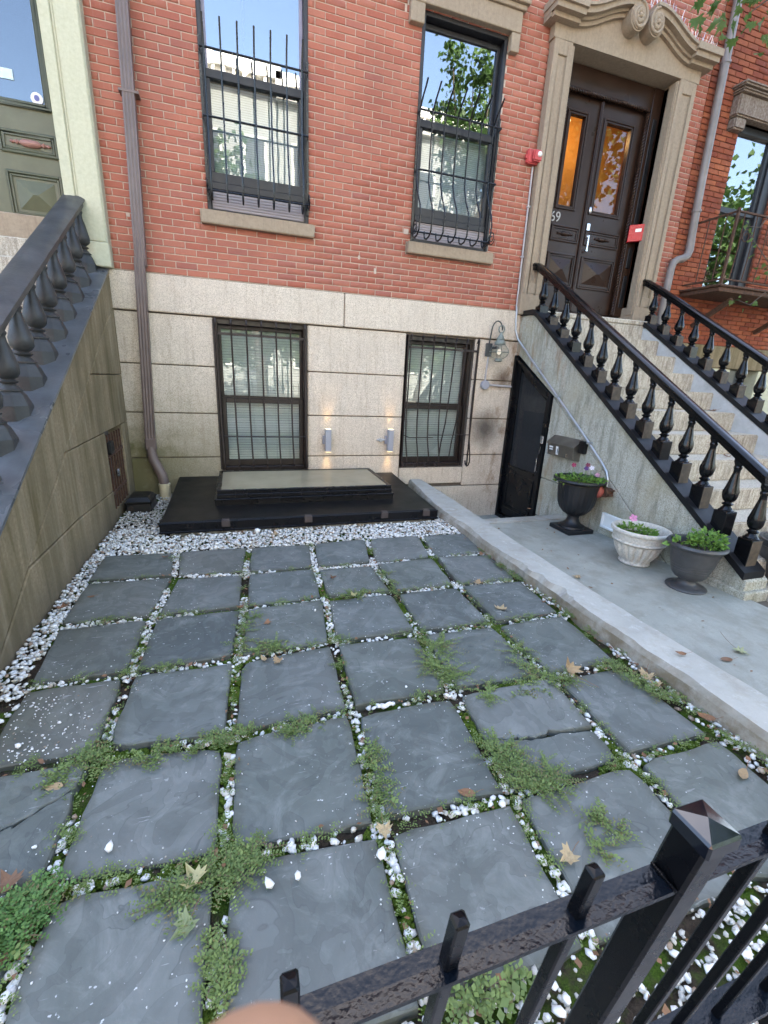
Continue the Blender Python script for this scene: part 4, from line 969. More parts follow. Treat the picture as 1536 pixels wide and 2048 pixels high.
# dim room behind the mesh
b = MB(); b.add([(6.3, -1.2, -.6), (6.3, .0, -.6), (6.3, .0, 1.4), (6.3, -1.2, 1.4)], [(0, 1, 2, 3)]); b.build('dim_interior', 'room', BD)

# ---- fixtures on the stoop wall
MBX = thing('mailbox', 'brushed steel mailbox numbered 1 on the stoop wall', 'mailbox', (5.31, -1.3, .63))
prof = [(5.37, .64), (5.27, .655), (5.255, .80), (5.36, .875), (5.37, .875)]
MB().prism([(p[0], p[1]) for p in prof], 'y', -1.595, -1.135).build('mailbox_body', 'steel', MBX, bevel=.004)
b = MB(); b.add([(5.372, -1.61, .889), (5.36, -1.61, .889), (5.24, -1.61, .803), (5.24, -1.12, .803), (5.36, -1.12, .889), (5.372, -1.12, .889), (5.36, -1.61, .878), (5.244, -1.61, .79), (5.244, -1.12, .79), (5.36, -1.12, .878)],
                [(0, 1, 4, 5), (1, 2, 3, 4), (2, 7, 8, 3), (1, 6, 7, 2), (4, 3, 8, 9), (6, 9, 8, 7)]); b.build('lid', 'steel', MBX)
b = MB(); b.add([(5.2620, -1.30, .675), (5.2620, -1.345, .675), (5.2525, -1.345, .775), (5.2525, -1.30, .775)], [(0, 1, 2, 3)]); b.build('number_plate', 'white', MBX)
text_mesh('number_one', '1', .09, 'black', MBX, (5.2535, -1.312, .69), (R(90), 0, R(-90)), .0008)
b = MB(); b.add([(5.2565, -1.175, .745), (5.2565, -1.245, .745), (5.2545, -1.245, .765), (5.2545, -1.175, .765)], [(0, 1, 2, 3)]); b.add([(5.2595, -1.175, .718), (5.2595, -1.24, .718), (5.2575, -1.24, .735), (5.2575, -1.175, .735)], [(0, 1, 2, 3)]); b.build('name_sticker', 'white', MBX)
b = MB(); b.box(5.31, 5.37, -1.69, -1.60, .745, .885); b.box(5.295, 5.315, -1.675, -1.615, .765, .865); tag(b.build('doorbell_box', 'black', bevel=.008, seg=2), 'small black intercom box right of the steel mailbox', 'intercom')
CD = thing('conduit', 'pale metal conduit running from red alarm down across the stoop wall', 'conduit', (5.30, -.03, 3))
MB().tube([(5.265, -.015, 4.06), (5.272, -.015, 3.6), (5.278, -.015, 3.0), (5.282, -.02, 2.46)], .012, 10).build('upper_pipe', 'conduitwhite', CD, smooth=True)
MB().tube([(5.282, -.02, 2.47), (5.275, -.05, 2.40), (5.272, -.065, 2.30), (5.285, -.07, 2.16), (5.315, -.10, 2.05), (5.345, -.16, 1.975), (5.353, -.28, 1.885), (5.353, -.42, 1.78)], .013, 10).build('bend', 'galv', CD, smooth=True)
pp = [(-.40, 1.795), (-1.05, 1.345), (-1.6, .96), (-1.95, .70), (-2.04, .62), (-2.08, .54), (-2.085, .40)]
MB().tube([(5.352, y, z) for y, z in pp], .014, 10).build('lower_pipe', 'galv', CD, smooth=True)
for y, z in ((-.62, 1.643), (-1.05, 1.345), (-1.72, .876)): MB().box(5.335, 5.37, y-.03, y+.03, z-.012, z+.012).build('clip', 'galv', CD)
for z in (3.62, 3.05): MB().box(5.255, 5.295, -.03, .0, z, z+.02).build('clip', 'conduitwhite', CD)
AL = thing('fire_alarm', 'faded red fire alarm with white strobe by the door surround', 'alarm', (5.24, -.05, 4.15))
b = MB(); b.box(5.15, 5.335, -.07, .0, 4.07, 4.22); b.build('alarm_body', 'redfaded', AL, bevel=.012, seg=2)
b = MB(); b.box(5.20, 5.32, -.12, -.07, 4.085, 4.205); b.build('alarm_horn', 'redfaded', AL, bevel=.015, seg=2)
b = MB(); b.ball((5.275, -.125, 4.155), .03, 10, 6, (1, .7, 1)); b.build('strobe', 'white', AL, smooth=True)
b = MB(); b.box(5.135, 5.15, -.05, -.02, 4.12, 4.16); b.build('lug', 'redfaded', AL)
KB = thing('red_key_box', 'bright red box with white label inside the doorway beside the rope moulding', 'box', (7.15, .1, 3.5))
b = MB(); b.add([(7.03, .09, 3.47), (7.235, -.02, 3.49), (7.235, -.02, 3.70), (7.03, .09, 3.68), (7.06, .135, 3.47), (7.26, .03, 3.49), (7.26, .03, 3.70), (7.06, .135, 3.68)], [(0, 1, 2, 3), (1, 5, 6, 2), (3, 2, 6, 7), (0, 4, 5, 1), (0, 3, 7, 4), (4, 7, 6, 5)]); b.build('box_body', 'red', KB, bevel=.004)
def kbp(s, z): return (7.03+.205*s-.0013, .09-.11*s-.0027, z+.02*s)
b = MB(); b.add([kbp(.36, 3.585), kbp(.70, 3.585), kbp(.70, 3.625), kbp(.36, 3.625)], [(0, 1, 2, 3)]); b.build('white_label', 'white', KB)
# lantern on the granite
LN = thing('wall_lantern', 'verdigris onion lantern on a curved arm beside the basement door', 'lantern', (4.95, -.1, 1.5))
b = MB(); b.box(4.86, 4.96, -.06, -.046, 1.80, 1.97); b.box(4.955, 5.0, -.16, -.05, 1.90, 1.93); b.build('back_plate', 'darkiron', LN, bevel=.006)
b = MB(); arc = [(4.905, -.05, 1.90), (4.905, -.07, 2.02), (4.91, -.08, 2.12)]+[(4.96-.06*math.cos(a), -.10-.02*a, 2.14+.105*math.sin(a)) for a in [i*.262 for i in range(0, 13)]]+[(5.015, -.17, 2.17)]
b.tube(arc, .009, 8); b.build('arm', 'darkiron', LN, smooth=True)
LC = (5.005, -.17)
b = MB(); b.tube([(LC[0]+.042*math.cos(a), LC[1], 2.145+.046*math.sin(a)) for a in [i*math.pi/12 for i in range(25)]], .008, 8, cap=False); b.build('ring', 'verdigris', LN, smooth=True)
b = MB(); b.lathe((LC[0], LC[1], 1.95), [(.066, 0), (.07, .012), (.07, .035), (.05, .06), (.054, .068), (.04, .10), (.018, .14), (.012, .16)], 20); b.build('cap', 'verdigris', LN, smooth=True, ang=50)
b = MB(); b.lathe((LC[0], LC[1], 1.775), [(.045, 0), (.09, .02), (.118, .055), (.124, .085), (.115, .115), (.085, .155), (.062, .18)], 24, capt=False, capb=False); b.build('globe', 'glass_globe', LN, smooth=True)
b = MB()
for k in range(4):
    a = R(45)+k*math.pi/2; b.tube([(LC[0]+r*math.cos(a), LC[1]+r*math.sin(a), 1.775+z) for r, z in ((.05, 0), (.095, .02), (.123, .055), (.129, .085), (.12, .115), (.09, .155), (.066, .18))], .0035, 6)
b.tube([(LC[0]+.129*math.cos(i*math.pi/14), LC[1]+.129*math.sin(i*math.pi/14), 1.86) for i in range(29)], .0035, 6); b.build('wire_guard', 'verdigris', LN, smooth=True)
b = MB(); b.lathe((LC[0], LC[1], 1.735), [(.038, 0), (.05, .008), (.05, .03), (.046, .042)], 16); b.build('base', 'verdigris', LN, smooth=True, ang=50)
b = MB(); b.ball((LC[0], LC[1], 1.86), .028, 10, 8, (1, 1, 1.35)); b.build('bulb', 'bulb', LN, smooth=True)
JB = thing('junction_box', 'round grey junction box with conduit under the lantern', 'junction box', (4.92, -.04, 1.4))
vs = [(4.915+.062*math.cos(i*math.pi/10), 1.425+.062*math.sin(i*math.pi/10)) for i in range(20)]
MB().prism(vs, 'y', -.075, -.025).build('box_body', 'lampgrey', JB, bevel=.005); MB().tube([(4.915, -.04, 1.48), (4.922, -.04, 1.81)], .012, 8).build('vertical_conduit', 'conduitwhite', JB, smooth=True); MB().tube([(4.97, -.045, 1.425), (5.345, -.045, 1.415)], .014, 8).build('side_conduit', 'conduitwhite', JB, smooth=True)
# sprinkler inlet and vent low on the stoop wall
FC = thing('hose_inlet', 'dull red capped pipe inlet behind the black urn', 'pipe inlet', (5.3, -2.2, .3))
def disc_x(b, c, prof, n=16):
    vs = []
    for r, d in prof:
        for k in range(n): a = 2*math.pi*k/n; vs.append((c[0]-d, c[1]+r*math.cos(a), c[2]+r*math.sin(a)))
    b.add(vs, [(j*n+k, (j+1)*n+k, (j+1)*n+(k+1) % n, j*n+(k+1) % n) for j in range(len(prof)-1) for k in range(n)]+[tuple(range(n)), tuple((len(prof)-1)*n+k for k in range(n-1, -1, -1))])
b = MB(); disc_x(b, (5.36, -2.13, .42), [(.045, 0), (.045, .05), (.055, .05), (.055, .10)]); b.build('pipe_collar', 'rust', FC, smooth=True)
b = MB(); disc_x(b, (5.27, -2.08, .42), [(.05, 0), (.07, .01), (.074, .03), (.074, .05), (.065, .065), (.03, .08)]); b.build('inlet_cap', 'redrust', FC, smooth=True)
b = MB(); b.box(5.29, 5.345, -2.20, -2.16, .385, .41); b.box(5.29, 5.345, -2.21, -2.16, .44, .46); b.build('lug', 'rust', FC, bevel=.005)
VT = thing('vent_frame', 'white framed vent at the foot of the stoop wall', 'vent', (5.36, -2.4, 0))
b = MB(); ya, yb, za, zb = -2.10, -2.62, .02, .185
b.box(5.34, 5.37, yb, ya, za, za+.02); b.box(5.34, 5.37, yb, ya, zb-.02, zb); b.box(5.34, 5.37, ya-.02, ya, za+.02, zb-.02); b.box(5.34, 5.37, yb, yb+.02, za+.02, zb-.02); b.box(5.34, 5.37, -2.37, -2.35, za+.02, zb-.02); b.build('frame', 'white', VT, bevel=.003)
MB().box(5.357, 5.37, yb+.02, ya-.02, za+.02, zb-.02).build('panel', 'white', VT)

# ---- left stoop of the green door house
LS = thing('stone_stoop', 'dark mossy stone stoop wall of the green door house', 'stoop', (0, -2, 0))
XW = .42
def lw(y): return min(2.40, 2.415+.565*y)
ys = [0, -.05]+[-.3*i for i in range(1, 13)]+[-3.95, -4.22]
jl = lambda y: .90+.60*(y+2.0)        # joint below the sloping stone
def lslab(poly, nm='stone_block'): return MB().prism(poly, 'x', -.02, XW+random.uniform(-.003, .003)).build(nm, 'mossy', LS, bevel=.006)
jy = [-.0, -.5, -1.0, -2.0, -3.0, -3.45]
lslab([(y, lw(y)) for y in ys]+[(-4.22, -.1), (-3.5, -.1)]+[(-3.45, .03), (-2.9, .36), (-2.0, .90), (-1.17, 1.395), (-.40, 1.86), (0, 2.06)], 'stringer_stone')
lslab([(-.005, 2.05), (-.40, 1.85), (-1.16, 1.39), (-.005, 1.365)])
lslab([(-.005, 1.357), (-1.17, 1.383), (-2.0, .892), (-2.02, .862), (-.97, .862), (-.005, .862)])
lslab([(-.97, .855), (-2.03, .855), (-2.89, .345), (-2.0, .345), (-1.0, .29), (-.97, .30)])
lslab([(-.97, .285), (-2.0, .338), (-2.9, .338), (-3.44, .02), (-3.44, -.15), (-.97, -.15)]); lslab([(-.005, .854), (-.30, .854), (-.30, -.15), (-.005, -.15)])
MB().box(-.02, XW-.01, -.97, -.30, -.15, .08).build('stone_block', 'mossy', LS)
MB().box(-.02, XW-.14, -.97, -.30, .08, .86).build('niche_back', 'room', LS)
b = MB()
for i in range(len(ys)-1):
    a, c = ys[i], ys[i+1]; b.prism([(a, lw(a)), (c, lw(c)), (c, lw(c)+.022), (a, lw(a)+.022)], 'x', .04, XW+.012)
b.build('painted_coping', 'coping', LS)
for k in range(12):     # steps, mostly hidden
    zt = 2.36-.2*k; MB().box(-1.6, .03, -.42-.34*k, -.06-.34*(k-1) if k else 0, zt-.24, zt).build('step', 'steps', LS, bevel=.01)
MB().box(-1.6, .03, -.10, .06, 2.36, 2.58).build('step', 'steps', LS, bevel=.01)
LB = thing('balustrade', 'dark worn stone balustrade with carved bulb balusters at the left edge', 'balustrade', (.24, -1.8, .6))
for k in range(13):
    y = -.13-.302*k; zb = lw(y)+.01; zp = zb+.15; rt = 3.06+.575*y-.085
    o = make_baluster(LB, .24, y, zp-.01, rt-zp+.03, 'darkstone', k=1.12, carve=.14)
    b = MB(); b.lathe((.24, y, zb-.10), [(.108, 0), (.108, .15), (.082, .215), (.066, .235), (.06, .245)], 8, rot=R(22.5)); b.build('pedestal', 'darkstone', o, bevel=.004)
pts = [(.02, 3.03), (-.05, 3.03), (-.12, 2.99)]+[(-.3-.25*i, 3.06+.575*(-.3-.25*i)) for i in range(16)]
handrail('handrail', 'darkrail', LB, .215, pts, .152, .085)
GT = thing('rusty_grate', 'small rusty iron grate with padlock low in the mossy stoop wall', 'grate', (.42, -.6, .1))
for i in range(6):
    y = -.36-.10*i; b = MB(); b.bar((.40, y, .08), (.40, y, .82), .016); b.build('bar', 'rust', GT)
for z in (.25, .62): b = MB(); b.bar((.405, -.33, z), (.405, -.93, z), .01, .03); b.build('rail', 'rust', GT)
b = MB(); b.box(.41, .44, -.93, -.80, .64, .76); b.build('lock_plate', 'black', GT, bevel=.005)
b = MB(); b.box(.415, .437, -.73, -.67, .38, .46); b.build('padlock', 'chrome', GT, bevel=.008)

# ================================================================== WINDOW GUARDS
def upper_guard(lbl, xs, ztip, zr, zbot, flare, belly, wx0, wx1):
    T = thing('window_guard', lbl, 'window guard', ((wx0+wx1)/2, -.08, zbot), 'black curved guards on the upper windows')
    y0 = -.085
    for i, x in enumerate(xs):
        p = [(y0-flare, ztip), (y0-flare*.75, ztip-.05), (y0-flare*.35, ztip-.11), (y0-.01, ztip-.18), (y0, zr[0]), (y0, zr[1]+.05), (y0-.01, zr[1]-.12), (y0-belly*.4, zr[1]-.27), (y0-belly*.85, zr[1]-.40), (y0-belly, zr[1]-.50), (y0-belly*.93, zbot+.06), (y0-belly*.65, zbot+.012), (y0-belly*.3, zbot), (y0-.0, zbot+.02), (y0+.02, zbot+.06), (y0+.022, zbot+.10)]
        j = random.uniform(-.004, .004)
        MB().tube([(x+j*k/8, yy, z) for k, (yy, z) in enumerate(p)], .0098, 6).build('bar', 'bars', T, smooth=True)
    for z in zr:
        MB().tube([(wx0+.012, .05, z), (wx0+.012, y0+.012, z), (wx1-.012, y0+.012, z), (wx1-.012, .05, z)], .0105, 6).build('rail', 'bars', T)
    for x in (wx0+.012, wx1-.012):
        b = MB(); b.box(x-.012, x+.012, -.012, -.004, zr[2]-.08, zr[0]+.12); b.build('side_strip', 'bars', T)
        c = []
        for k in range(40): a = k*.30+R(200); r = .085*(1-k/48); c.append((x, y0-.02+r*math.cos(a), zbot+.13+r*math.sin(a)))
        MB().tube(c, .006, 6).build('scroll', 'bars', T, smooth=True)
    return T
upper_guard('black iron guard of thin curved bars on the left upper window', [1.467+.155*i for i in range(7)], 4.61, (4.405, 3.862, 3.234), 3.135, .085, .10, W1[0], W1[1])
upper_guard('black iron guard with flared tips and bellied bars on the right upper window', [3.70+.155*i for i in range(7)], 4.52, (4.335, 3.773, 3.145), 3.062, .19, .20, W2[0], W2[1])
def lower_guard(lbl, xs, zt, z0, bent):
    T = thing('window_guard', lbl, 'window guard', (sum(xs)/len(xs), -.06, z0), 'hooked bar guards on the basement windows')
    for i, x in enumerate(xs):
        q = random.Random(i); dx = .0
        if bent and i in (4, 5): pts = [(x, -.028, zt-.045), (x, -.06, zt+.0), (x, -.075, zt-.02), (x-.01, -.06, zt-.07), (x-.03, -.055, 1.4), (x-.06, -.05, .9), (x-.10, -.045, .62), (x-.12, -.045, .38)]
        elif bent: pts = [(x, -.028, zt-.045), (x+.005, -.06, zt+.01), (x, -.085, zt-.015), (x, -.06, zt-.07), (x-.005, -.055, 1.35), (x-.012, -.07, .95), (x-.008, -.09, .68), (x+.01, -.125, .46), (x+.012, -.135, .36), (x+.005, -.12, .305), (x, -.085, .285), (x-.01, -.055, .31), (x-.015, -.045, .36)]
        else: pts = [(x, -.028, zt-.0), (x, -.07, zt+.01), (x, -.085, zt-.03), (x, -.062, zt-.08), (x+.002, -.055, 1.4), (x+.006, -.058, .9), (x+.01, -.075, .66), (x+.016, -.105, .45), (x+.02, -.11, z0+.06), (x+.02, -.10, z0+.03)]
        MB().tube(pts, .0098, 6).build('bar', 'rustbars', T, smooth=True)
    xa, xb = xs[0]-.02, xs[-1]+.02
    b = MB(); b.box(xa, xb, -.05, -.042, 1.84, 1.868); b.build('rail', 'rustbars', T)
    if bent:
        MB().tube([(xa, -.05, .72), (xa+.08, -.07, .69), (xa+.42, -.075, .695)], .007, 6).build('rail', 'rustbars', T); MB().tube([(xa+.36, -.055, .725), (xb, -.045, .73)], .007, 6).build('rail', 'rustbars', T)
    else: MB().tube([(xa, -.07, .70), (xb, -.07, .695)], .008, 6).build('rail', 'rustbars', T)
    for x in (xa-.005, xb+.005): b = MB(); b.box(x-.008, x+.008, -.04, .03, z0+.01, zt); b.build('side_strip', 'rustbars', T)
    return T
lower_guard('straight brown iron bar guard on the left basement window', [1.42+.166*i for i in range(7)], 2.0, .28, False)
lower_guard('bent broken brown iron bar guard on the right basement window', [3.775+.161*i for i in range(7)], 2.0, .27, True)

# ================================================================== WALL LAMPS
def sconce(lbl, x, withstub):
    T = thing('wall_lamp', lbl, 'wall lamp', (x, -.08, .65), 'grey up and down lamps between the basement windows')
    b = MB(); b.box(x-.036, x+.036, -.135, -.065, .512, .802); b.build('housing', 'lampgrey', T, bevel=.004)
    b = MB(); b.box(x-.06, x-.02, -.065, -.024, .60, .71); b.build('mount', 'lampgrey', T, bevel=.004)
    b = MB(); b.box(x-.03, x+.03, -.129, -.071, .803, .806); b.build('upper_lens', 'glow', T); b = MB(); b.box(x-.03, x+.03, -.129, -.071, .508, .511); b.build('lower_lens', 'glow', T)
    if withstub: b = MB(); b.tube([(x-.17, -.045, .655), (x-.05, -.045, .655)], .014, 8); b.box(x-.14, x-.10, -.07, -.025, .635, .675); b.build('conduit_stub', 'galv', T, bevel=.003)
    for dz, sg in ((.815, 1), (.50, -1)):
        L = bpy.data.lights.new('lamp_beam', 'SPOT'); L.energy = .8; L.color = (1, .62, .25); L.spot_size = R(58); L.spot_blend = 1.; L.shadow_soft_size = .03
        o = bpy.data.objects.new('lamp_beam', L); COL.objects.link(o); o.parent = T; o.location = (0, .0, dz-.65)
        o.rotation_euler = (R(180 if sg > 0 else 0)+R(-4*sg), 0, 0)
sconce('left slim light grey wall lamp glowing warm, near the straight-barred window', 2.70, False)
sconce('right slim light grey wall lamp with conduit stub, near the bent window guard', 3.545, True)

# ================================================================== HATCH WITH SKYLIGHT
HT = thing('bulkhead_hatch', 'low black hatch cover with frosted skylight in front of the basement window', 'hatch', (2.2, -.8, 0))
X0, X1, Y0, Y1 = .905, 3.615, -1.56, -.03
b = MB(); b.prism([(Y0, .135), (Y1, .205), (Y1, .06), (Y0, .06)], 'x', X0, X1); b.build('cover', 'membrane', HT, bevel=.006)
b = MB(); b.box(X0-.012, X1+.012, Y0-.014, Y0, .035, .128); b.box(X0-.014, X0-.002, Y0-.01, Y1, .03, .12); b.box(X1+.002, X1+.014, Y0-.01, Y1, .03, .12); b.box(X0-.02, X1+.02, Y0-.022, Y0-.014, .03, .05); b.build('edge_trim', 'hatchmetal', HT, bevel=.003)
for x in (1.42, 2.19, 2.98, 3.45): b = MB(); b.box(x, x+.075, Y0-.034, Y0-.014, .075, .135); b.box(x+.006, x+.069, Y0-.03, Y0+.02, .135, .147); b.build('clip', 'clip', HT, bevel=.003)
b = MB(); b.box(X0+.06, X1-.03, Y0+.05, Y1, -.06, .06); b.build('base_wall', 'curb', HT)
b = MB(); sx0, sx1, sy0, sy1 = 1.375, 3.235, -1.13, -.20
b.box(sx0-.02, sx1+.02, sy0-.02, sy1+.02, .12, .205); b.box(sx0-.028, sx1+.028, sy0-.03, sy1+.03, .205, .222); b.box(sx0-.006, sx1+.006, sy0-.008, sy1+.008, .222, .265)
sk = b.build('skylight', 'hatchmetal', HT, bevel=.004)
b = MB(); z = .265
b.box(sx0, sx1, sy0, sy0+.035, z, z+.042); b.box(sx0, sx1, sy1-.035, sy1, z, z+.042); b.box(sx0, sx0+.04, sy0+.035, sy1-.035, z, z+.042); b.box(sx1-.04, sx1, sy0+.035, sy1-.035, z, z+.042); b.build('skylight_frame', 'hatchmetal', sk, bevel=.003)
MB().box(sx0+.04, sx1-.04, sy0+.035, sy1-.035, z, z+.036).build('skylight_pane', 'frost', sk)
# bait station
BS = thing('bait_box', 'black plastic rodent bait box on gravel in the corner', 'box', (.53, -.55, 0))
b = MB(); x0, x1, y0, y1 = .45, .70, -.74, -.40
def fru(b, a0, a1, c0, c1, z0, z1, ins):
    b.add([(a0, c0, z0), (a1, c0, z0), (a1, c1, z0), (a0, c1, z0), (a0+ins, c0+ins, z1), (a1-ins, c0+ins, z1), (a1-ins, c1-ins, z1), (a0+ins, c1-ins, z1)], [(0, 3, 2, 1), (4, 5, 6, 7), (0, 1, 5, 4), (1, 2, 6, 5), (2, 3, 7, 6), (3, 0, 4, 7)])
fru(b, x0, x1, y0, y1, -.01, .085, .008); b.build('base', 'black', BS, bevel=.008)
b = MB(); fru(b, x0-.008, x1+.008, y0-.008, y1+.008, .088, .10, 0); fru(b, x0, x1, y0, y1, .10, .145, .035); b.build('lid', 'black', BS, bevel=.008, seg=2)
MB().prism([(x0+.05+.028*math.cos(i*.628), .035+.028*math.sin(i*.628)) for i in range(10)], 'y', y0+.001, y0+.01).build('entry_hole', 'potsoil', BS)

# ================================================================== POTS
def leafy(parent, c, r, n, hmin, hmax, seed, mat='potplant', ls=.03, name='foliage'):
    q = np.random.default_rng(seed); V = []; Fc = []; rn = []
    for i in range(n):
        a = q.uniform(0, 2*np.pi); rr = r*math.sqrt(q.uniform(0, 1)); p = np.array([c[0]+rr*math.cos(a), c[1]+rr*math.sin(a), c[2]+q.uniform(hmin, hmax)*(1.15-rr/r*.4)])
        d = np.array([math.cos(a), math.sin(a), q.uniform(.0, 1.0)])+q.normal(0, .45, 3); d /= np.linalg.norm(d)
        s = np.cross(d, q.normal(0, 1, 3)); s /= np.linalg.norm(s)+1e-9; nn = np.cross(d, s); L = ls*q.uniform(.6, 1.3); w = L*.3
        k = len(V); V += [p, p+d*L*.5+s*w+nn*.1*L, p+d*L, p+d*L*.5-s*w+nn*.1*L]; Fc.append((k, k+1, k+2, k+3)); rn.append(q.uniform())
    return np_mesh(name, V, Fc, mat, parent, rn)
def flower(parent, c, r, mat, d=(0, -.6, .6)):
    d = Vector(d).normalized(); u_ = d.cross(Vector((0, 0, 1))).normalized(); w_ = u_.cross(d); b = MB(); C = Vector(c)
    for i in range(5):
        a = i*2*math.pi/5; pts = [C-d*.006]
        for da, rr in ((-.55, .7), (-.3, 1.), (0, .93), (.3, 1.), (.55, .7)):
            pts.append(C+(u_*math.cos(a+da)+w_*math.sin(a+da))*r*rr+d*(.15*r if abs(da) < .1 else .0))
        b.add(pts, [(0, 1, 2), (0, 2, 3), (0, 3, 4), (0, 4, 5)])
    o = b.build('flower', mat, parent, smooth=True)
    b = MB(); b.tube([C-d*.005, C-d*.03-Vector((0, 0, .03)), C-d*.03-Vector((0, 0, .09))], .0022, 5); b.build('flower_stalk', 'potplant', o); return o
# black fluted urn
PZ = PATH_Z
ux, uy = 5.10, -1.95
UR = thing('urn_planter', 'tall black fluted urn of pink and purple petunias by the mailbox', 'planter', (ux, uy, PZ))
b = MB(); b.box(ux-.165, ux+.165, uy-.165, uy+.165, PZ, PZ+.045); b.build('plinth', 'urn', UR, bevel=.006)
def flute(n, j0, j1, amp): return lambda a, j: 1-amp*(.5+.5*math.cos(n*a))**2 if j0 <= j <= j1 else 1
b = MB(); b.lathe((ux, uy, PZ+.045), [(.14, 0), (.135, .02), (.10, .035), (.072, .07), (.06, .11), (.066, .135)], 40); b.build('foot', 'urn', UR, smooth=True)
b = MB(); b.lathe((ux, uy, PZ+.18), [(.07, 0), (.12, .03), (.165, .08), (.19, .14), (.203, .22), (.21, .30), (.214, .36), (.216, .375)], 96, sq=flute(24, 1, 5, .035), capt=False); b.build('bowl', 'urn', UR, smooth=True, ang=60)
b = MB(); b.lathe((ux, uy, PZ+.545), [(.216, 0), (.235, .012), (.262, .022), (.272, .034), (.265, .05), (.24, .052), (.222, .03), (.218, .01)], 56, capb=False, capt=False); b.build('rim', 'urn', UR, smooth=True, ang=60)
MB().lathe((ux, uy, PZ+.54), [(.217, 0), (.217, .015)], 30).build('soil', 'potsoil', UR)
leafy(UR, (ux, uy, PZ+.55), .25, 620, .0, .055, 1, ls=.038)
for u, v, mat in ((1148, 930, 'petal_dark'), (1176, 930, 'petal_dark'), (1173, 937, 'petal_purple'), (1184, 936, 'petal_white'), (1195, 950, 'petal_pink'), (1214, 940, 'petal_pink'), (1223, 948, 'petal_magenta')):
    p = F(u, v, uy+random.uniform(-.12, .06)); flower(UR, p, .026, mat, (-.5, -.7, .5))
# white bowl pot
wx, wy = 5.075, -2.84
WP = thing('bowl_planter', 'white fluted cast stone bowl planter with one pink flower', 'planter', (wx, wy, PZ))
b = MB(); b.lathe((wx, wy, PZ), [(.125, 0), (.135, .012), (.125, .03), (.132, .045), (.158, .08), (.182, .12), (.198, .16), (.207, .195), (.210, .205), (.222, .215)], 160, sq=lambda a, j: 1-.11*(.5+.5*math.cos(18*a+.3))**3*(1 if 4 <= j <= 6 else .6) if 3 <= j <= 7 else 1, capt=False); b.build('bowl', 'whitepot', WP, smooth=True, ang=60)
b = MB(); b.lathe((wx, wy, PZ+.215), [(.216, 0), (.226, .006), (.226, .016), (.219, .022), (.227, .07), (.232, .085)], 64, capt=False, capb=False); b.build('band', 'whitepot', WP, smooth=True, ang=40)
b = MB(); b.lathe((wx, wy, PZ+.30), [(.232, 0), (.244, .008), (.25, .022), (.244, .038), (.228, .042), (.215, .03), (.205, -.02), (.195, -.06)], 64, capt=False, capb=False); b.build('rim', 'whitepot', WP, smooth=True, ang=50)
MB().lathe((wx, wy, PZ+.24), [(.205, 0), (.205, .01)], 30).build('soil', 'potsoil', WP)
leafy(WP, (wx-.03, wy+.02, PZ+.25), .15, 300, .0, .10, 4, ls=.04); flower(WP, F(1267, 1036, wy), .036, 'petal_pink', (-.4, -.7, .55))
# grey ringed urn
gx, gy = 5.085, -3.36
GP = thing('urn_planter', 'grey ringed urn planter on a round foot at the right edge', 'planter', (gx, gy, PZ))
b = MB(); b.lathe((gx, gy, PZ), [(.145, 0), (.15, .008), (.146, .016), (.11, .026), (.078, .042), (.066, .065), (.07, .09)], 48); b.build('foot', 'greypot', GP, smooth=True, ang=50)
pr = [(.07, .085), (.105, .10), (.128, .13), (.137, .165), (.138, .172), (.143, .176), (.144, .192), (.148, .196), (.151, .215), (.155, .219), (.163, .26), (.172, .305), (.178, .33), (.182, .345)]
b = MB(); b.lathe((gx, gy, PZ), pr, 56, capt=False); b.build('body', 'greypot', GP, smooth=True, ang=25)
b = MB(); b.lathe((gx, gy, PZ+.345), [(.182, 0), (.19, .004), (.192, .012), (.206, .02), (.214, .034), (.206, .05), (.19, .052), (.178, .03), (.17, -.02)], 56, capt=False, capb=False); b.build('rim', 'greypot', GP, smooth=True, ang=50)
MB().lathe((gx, gy, PZ+.335), [(.174, 0), (.174, .01)], 30).build('soil', 'potsoil', GP)
leafy(GP, (gx+.06, gy-.04, PZ+.36), .12, 380, .0, .14, 8, ls=.035); leafy(GP, (gx-.08, gy+.06, PZ+.36), .07, 26, .0, .05, 9, ls=.085, name='broad_leaves'); flower(GP, F(1437, 1063, gy+.1), .032, 'petal_dark', (-.5, -.6, .5))
# dark tub on the lowest steps
TB = thing('tub_planter', 'dark wide tub standing on the lowest step behind the balusters', 'planter', (5.95, -3.66, .0))
b = MB(); b.lathe((5.95, -3.60, .0), [(.16, 0), (.20, .02), (.25, .18), (.27, .30), (.285, .31), (.285, .36), (.265, .36), (.255, .31), (.24, .25)], 40, capt=False); b.build('tub', 'greypot', TB, smooth=True, ang=40)
MB().lathe((5.95, -3.60, .29), [(.248, 0), (.248, .01)], 30).build('soil', 'potsoil', TB)

# ================================================================== PAVING SLABS
GRID = {}
r0 = [(.535, -1.945), (1.065, -1.95), (1.648, -1.978), (2.195, -1.993), (2.727, -1.965), (3.271, -1.976), (3.75, -1.995)]
c0 = [(.535, -1.945), (.55, -2.43), (.553, -2.995), (.59, -3.555), (.60, -4.07), (.59, -4.57), (.58, -5.06)]
ms = [[(1.108, -2.428), (1.61, -2.481), (2.146, -2.5), (2.628, -2.509), (3.185, -2.483)], [(1.048, -3.01), (1.586, -3.027), (2.129, -3.004), (2.632, -3.024), (3.142, -3.03)],
      [(1.029, -3.565), (1.543, -3.57), (2.079, -3.546), (2.609, -3.566), (3.126, -3.583)], [(1.013, -4.085), (1.512, -4.12), (2.051, -4.11), (2.574, -4.103), (3.144, -4.13)], [(.995, -4.591), (1.496, -4.63), (2.023, -4.668), (2.54, -4.69), (3.125, -4.68)]]
c6 = [(3.75, -1.995), (3.70, -2.50), (3.675, -3.045), (3.645, -3.57), (3.61, -4.12), (3.60, -4.68), (3.58, -5.16)]
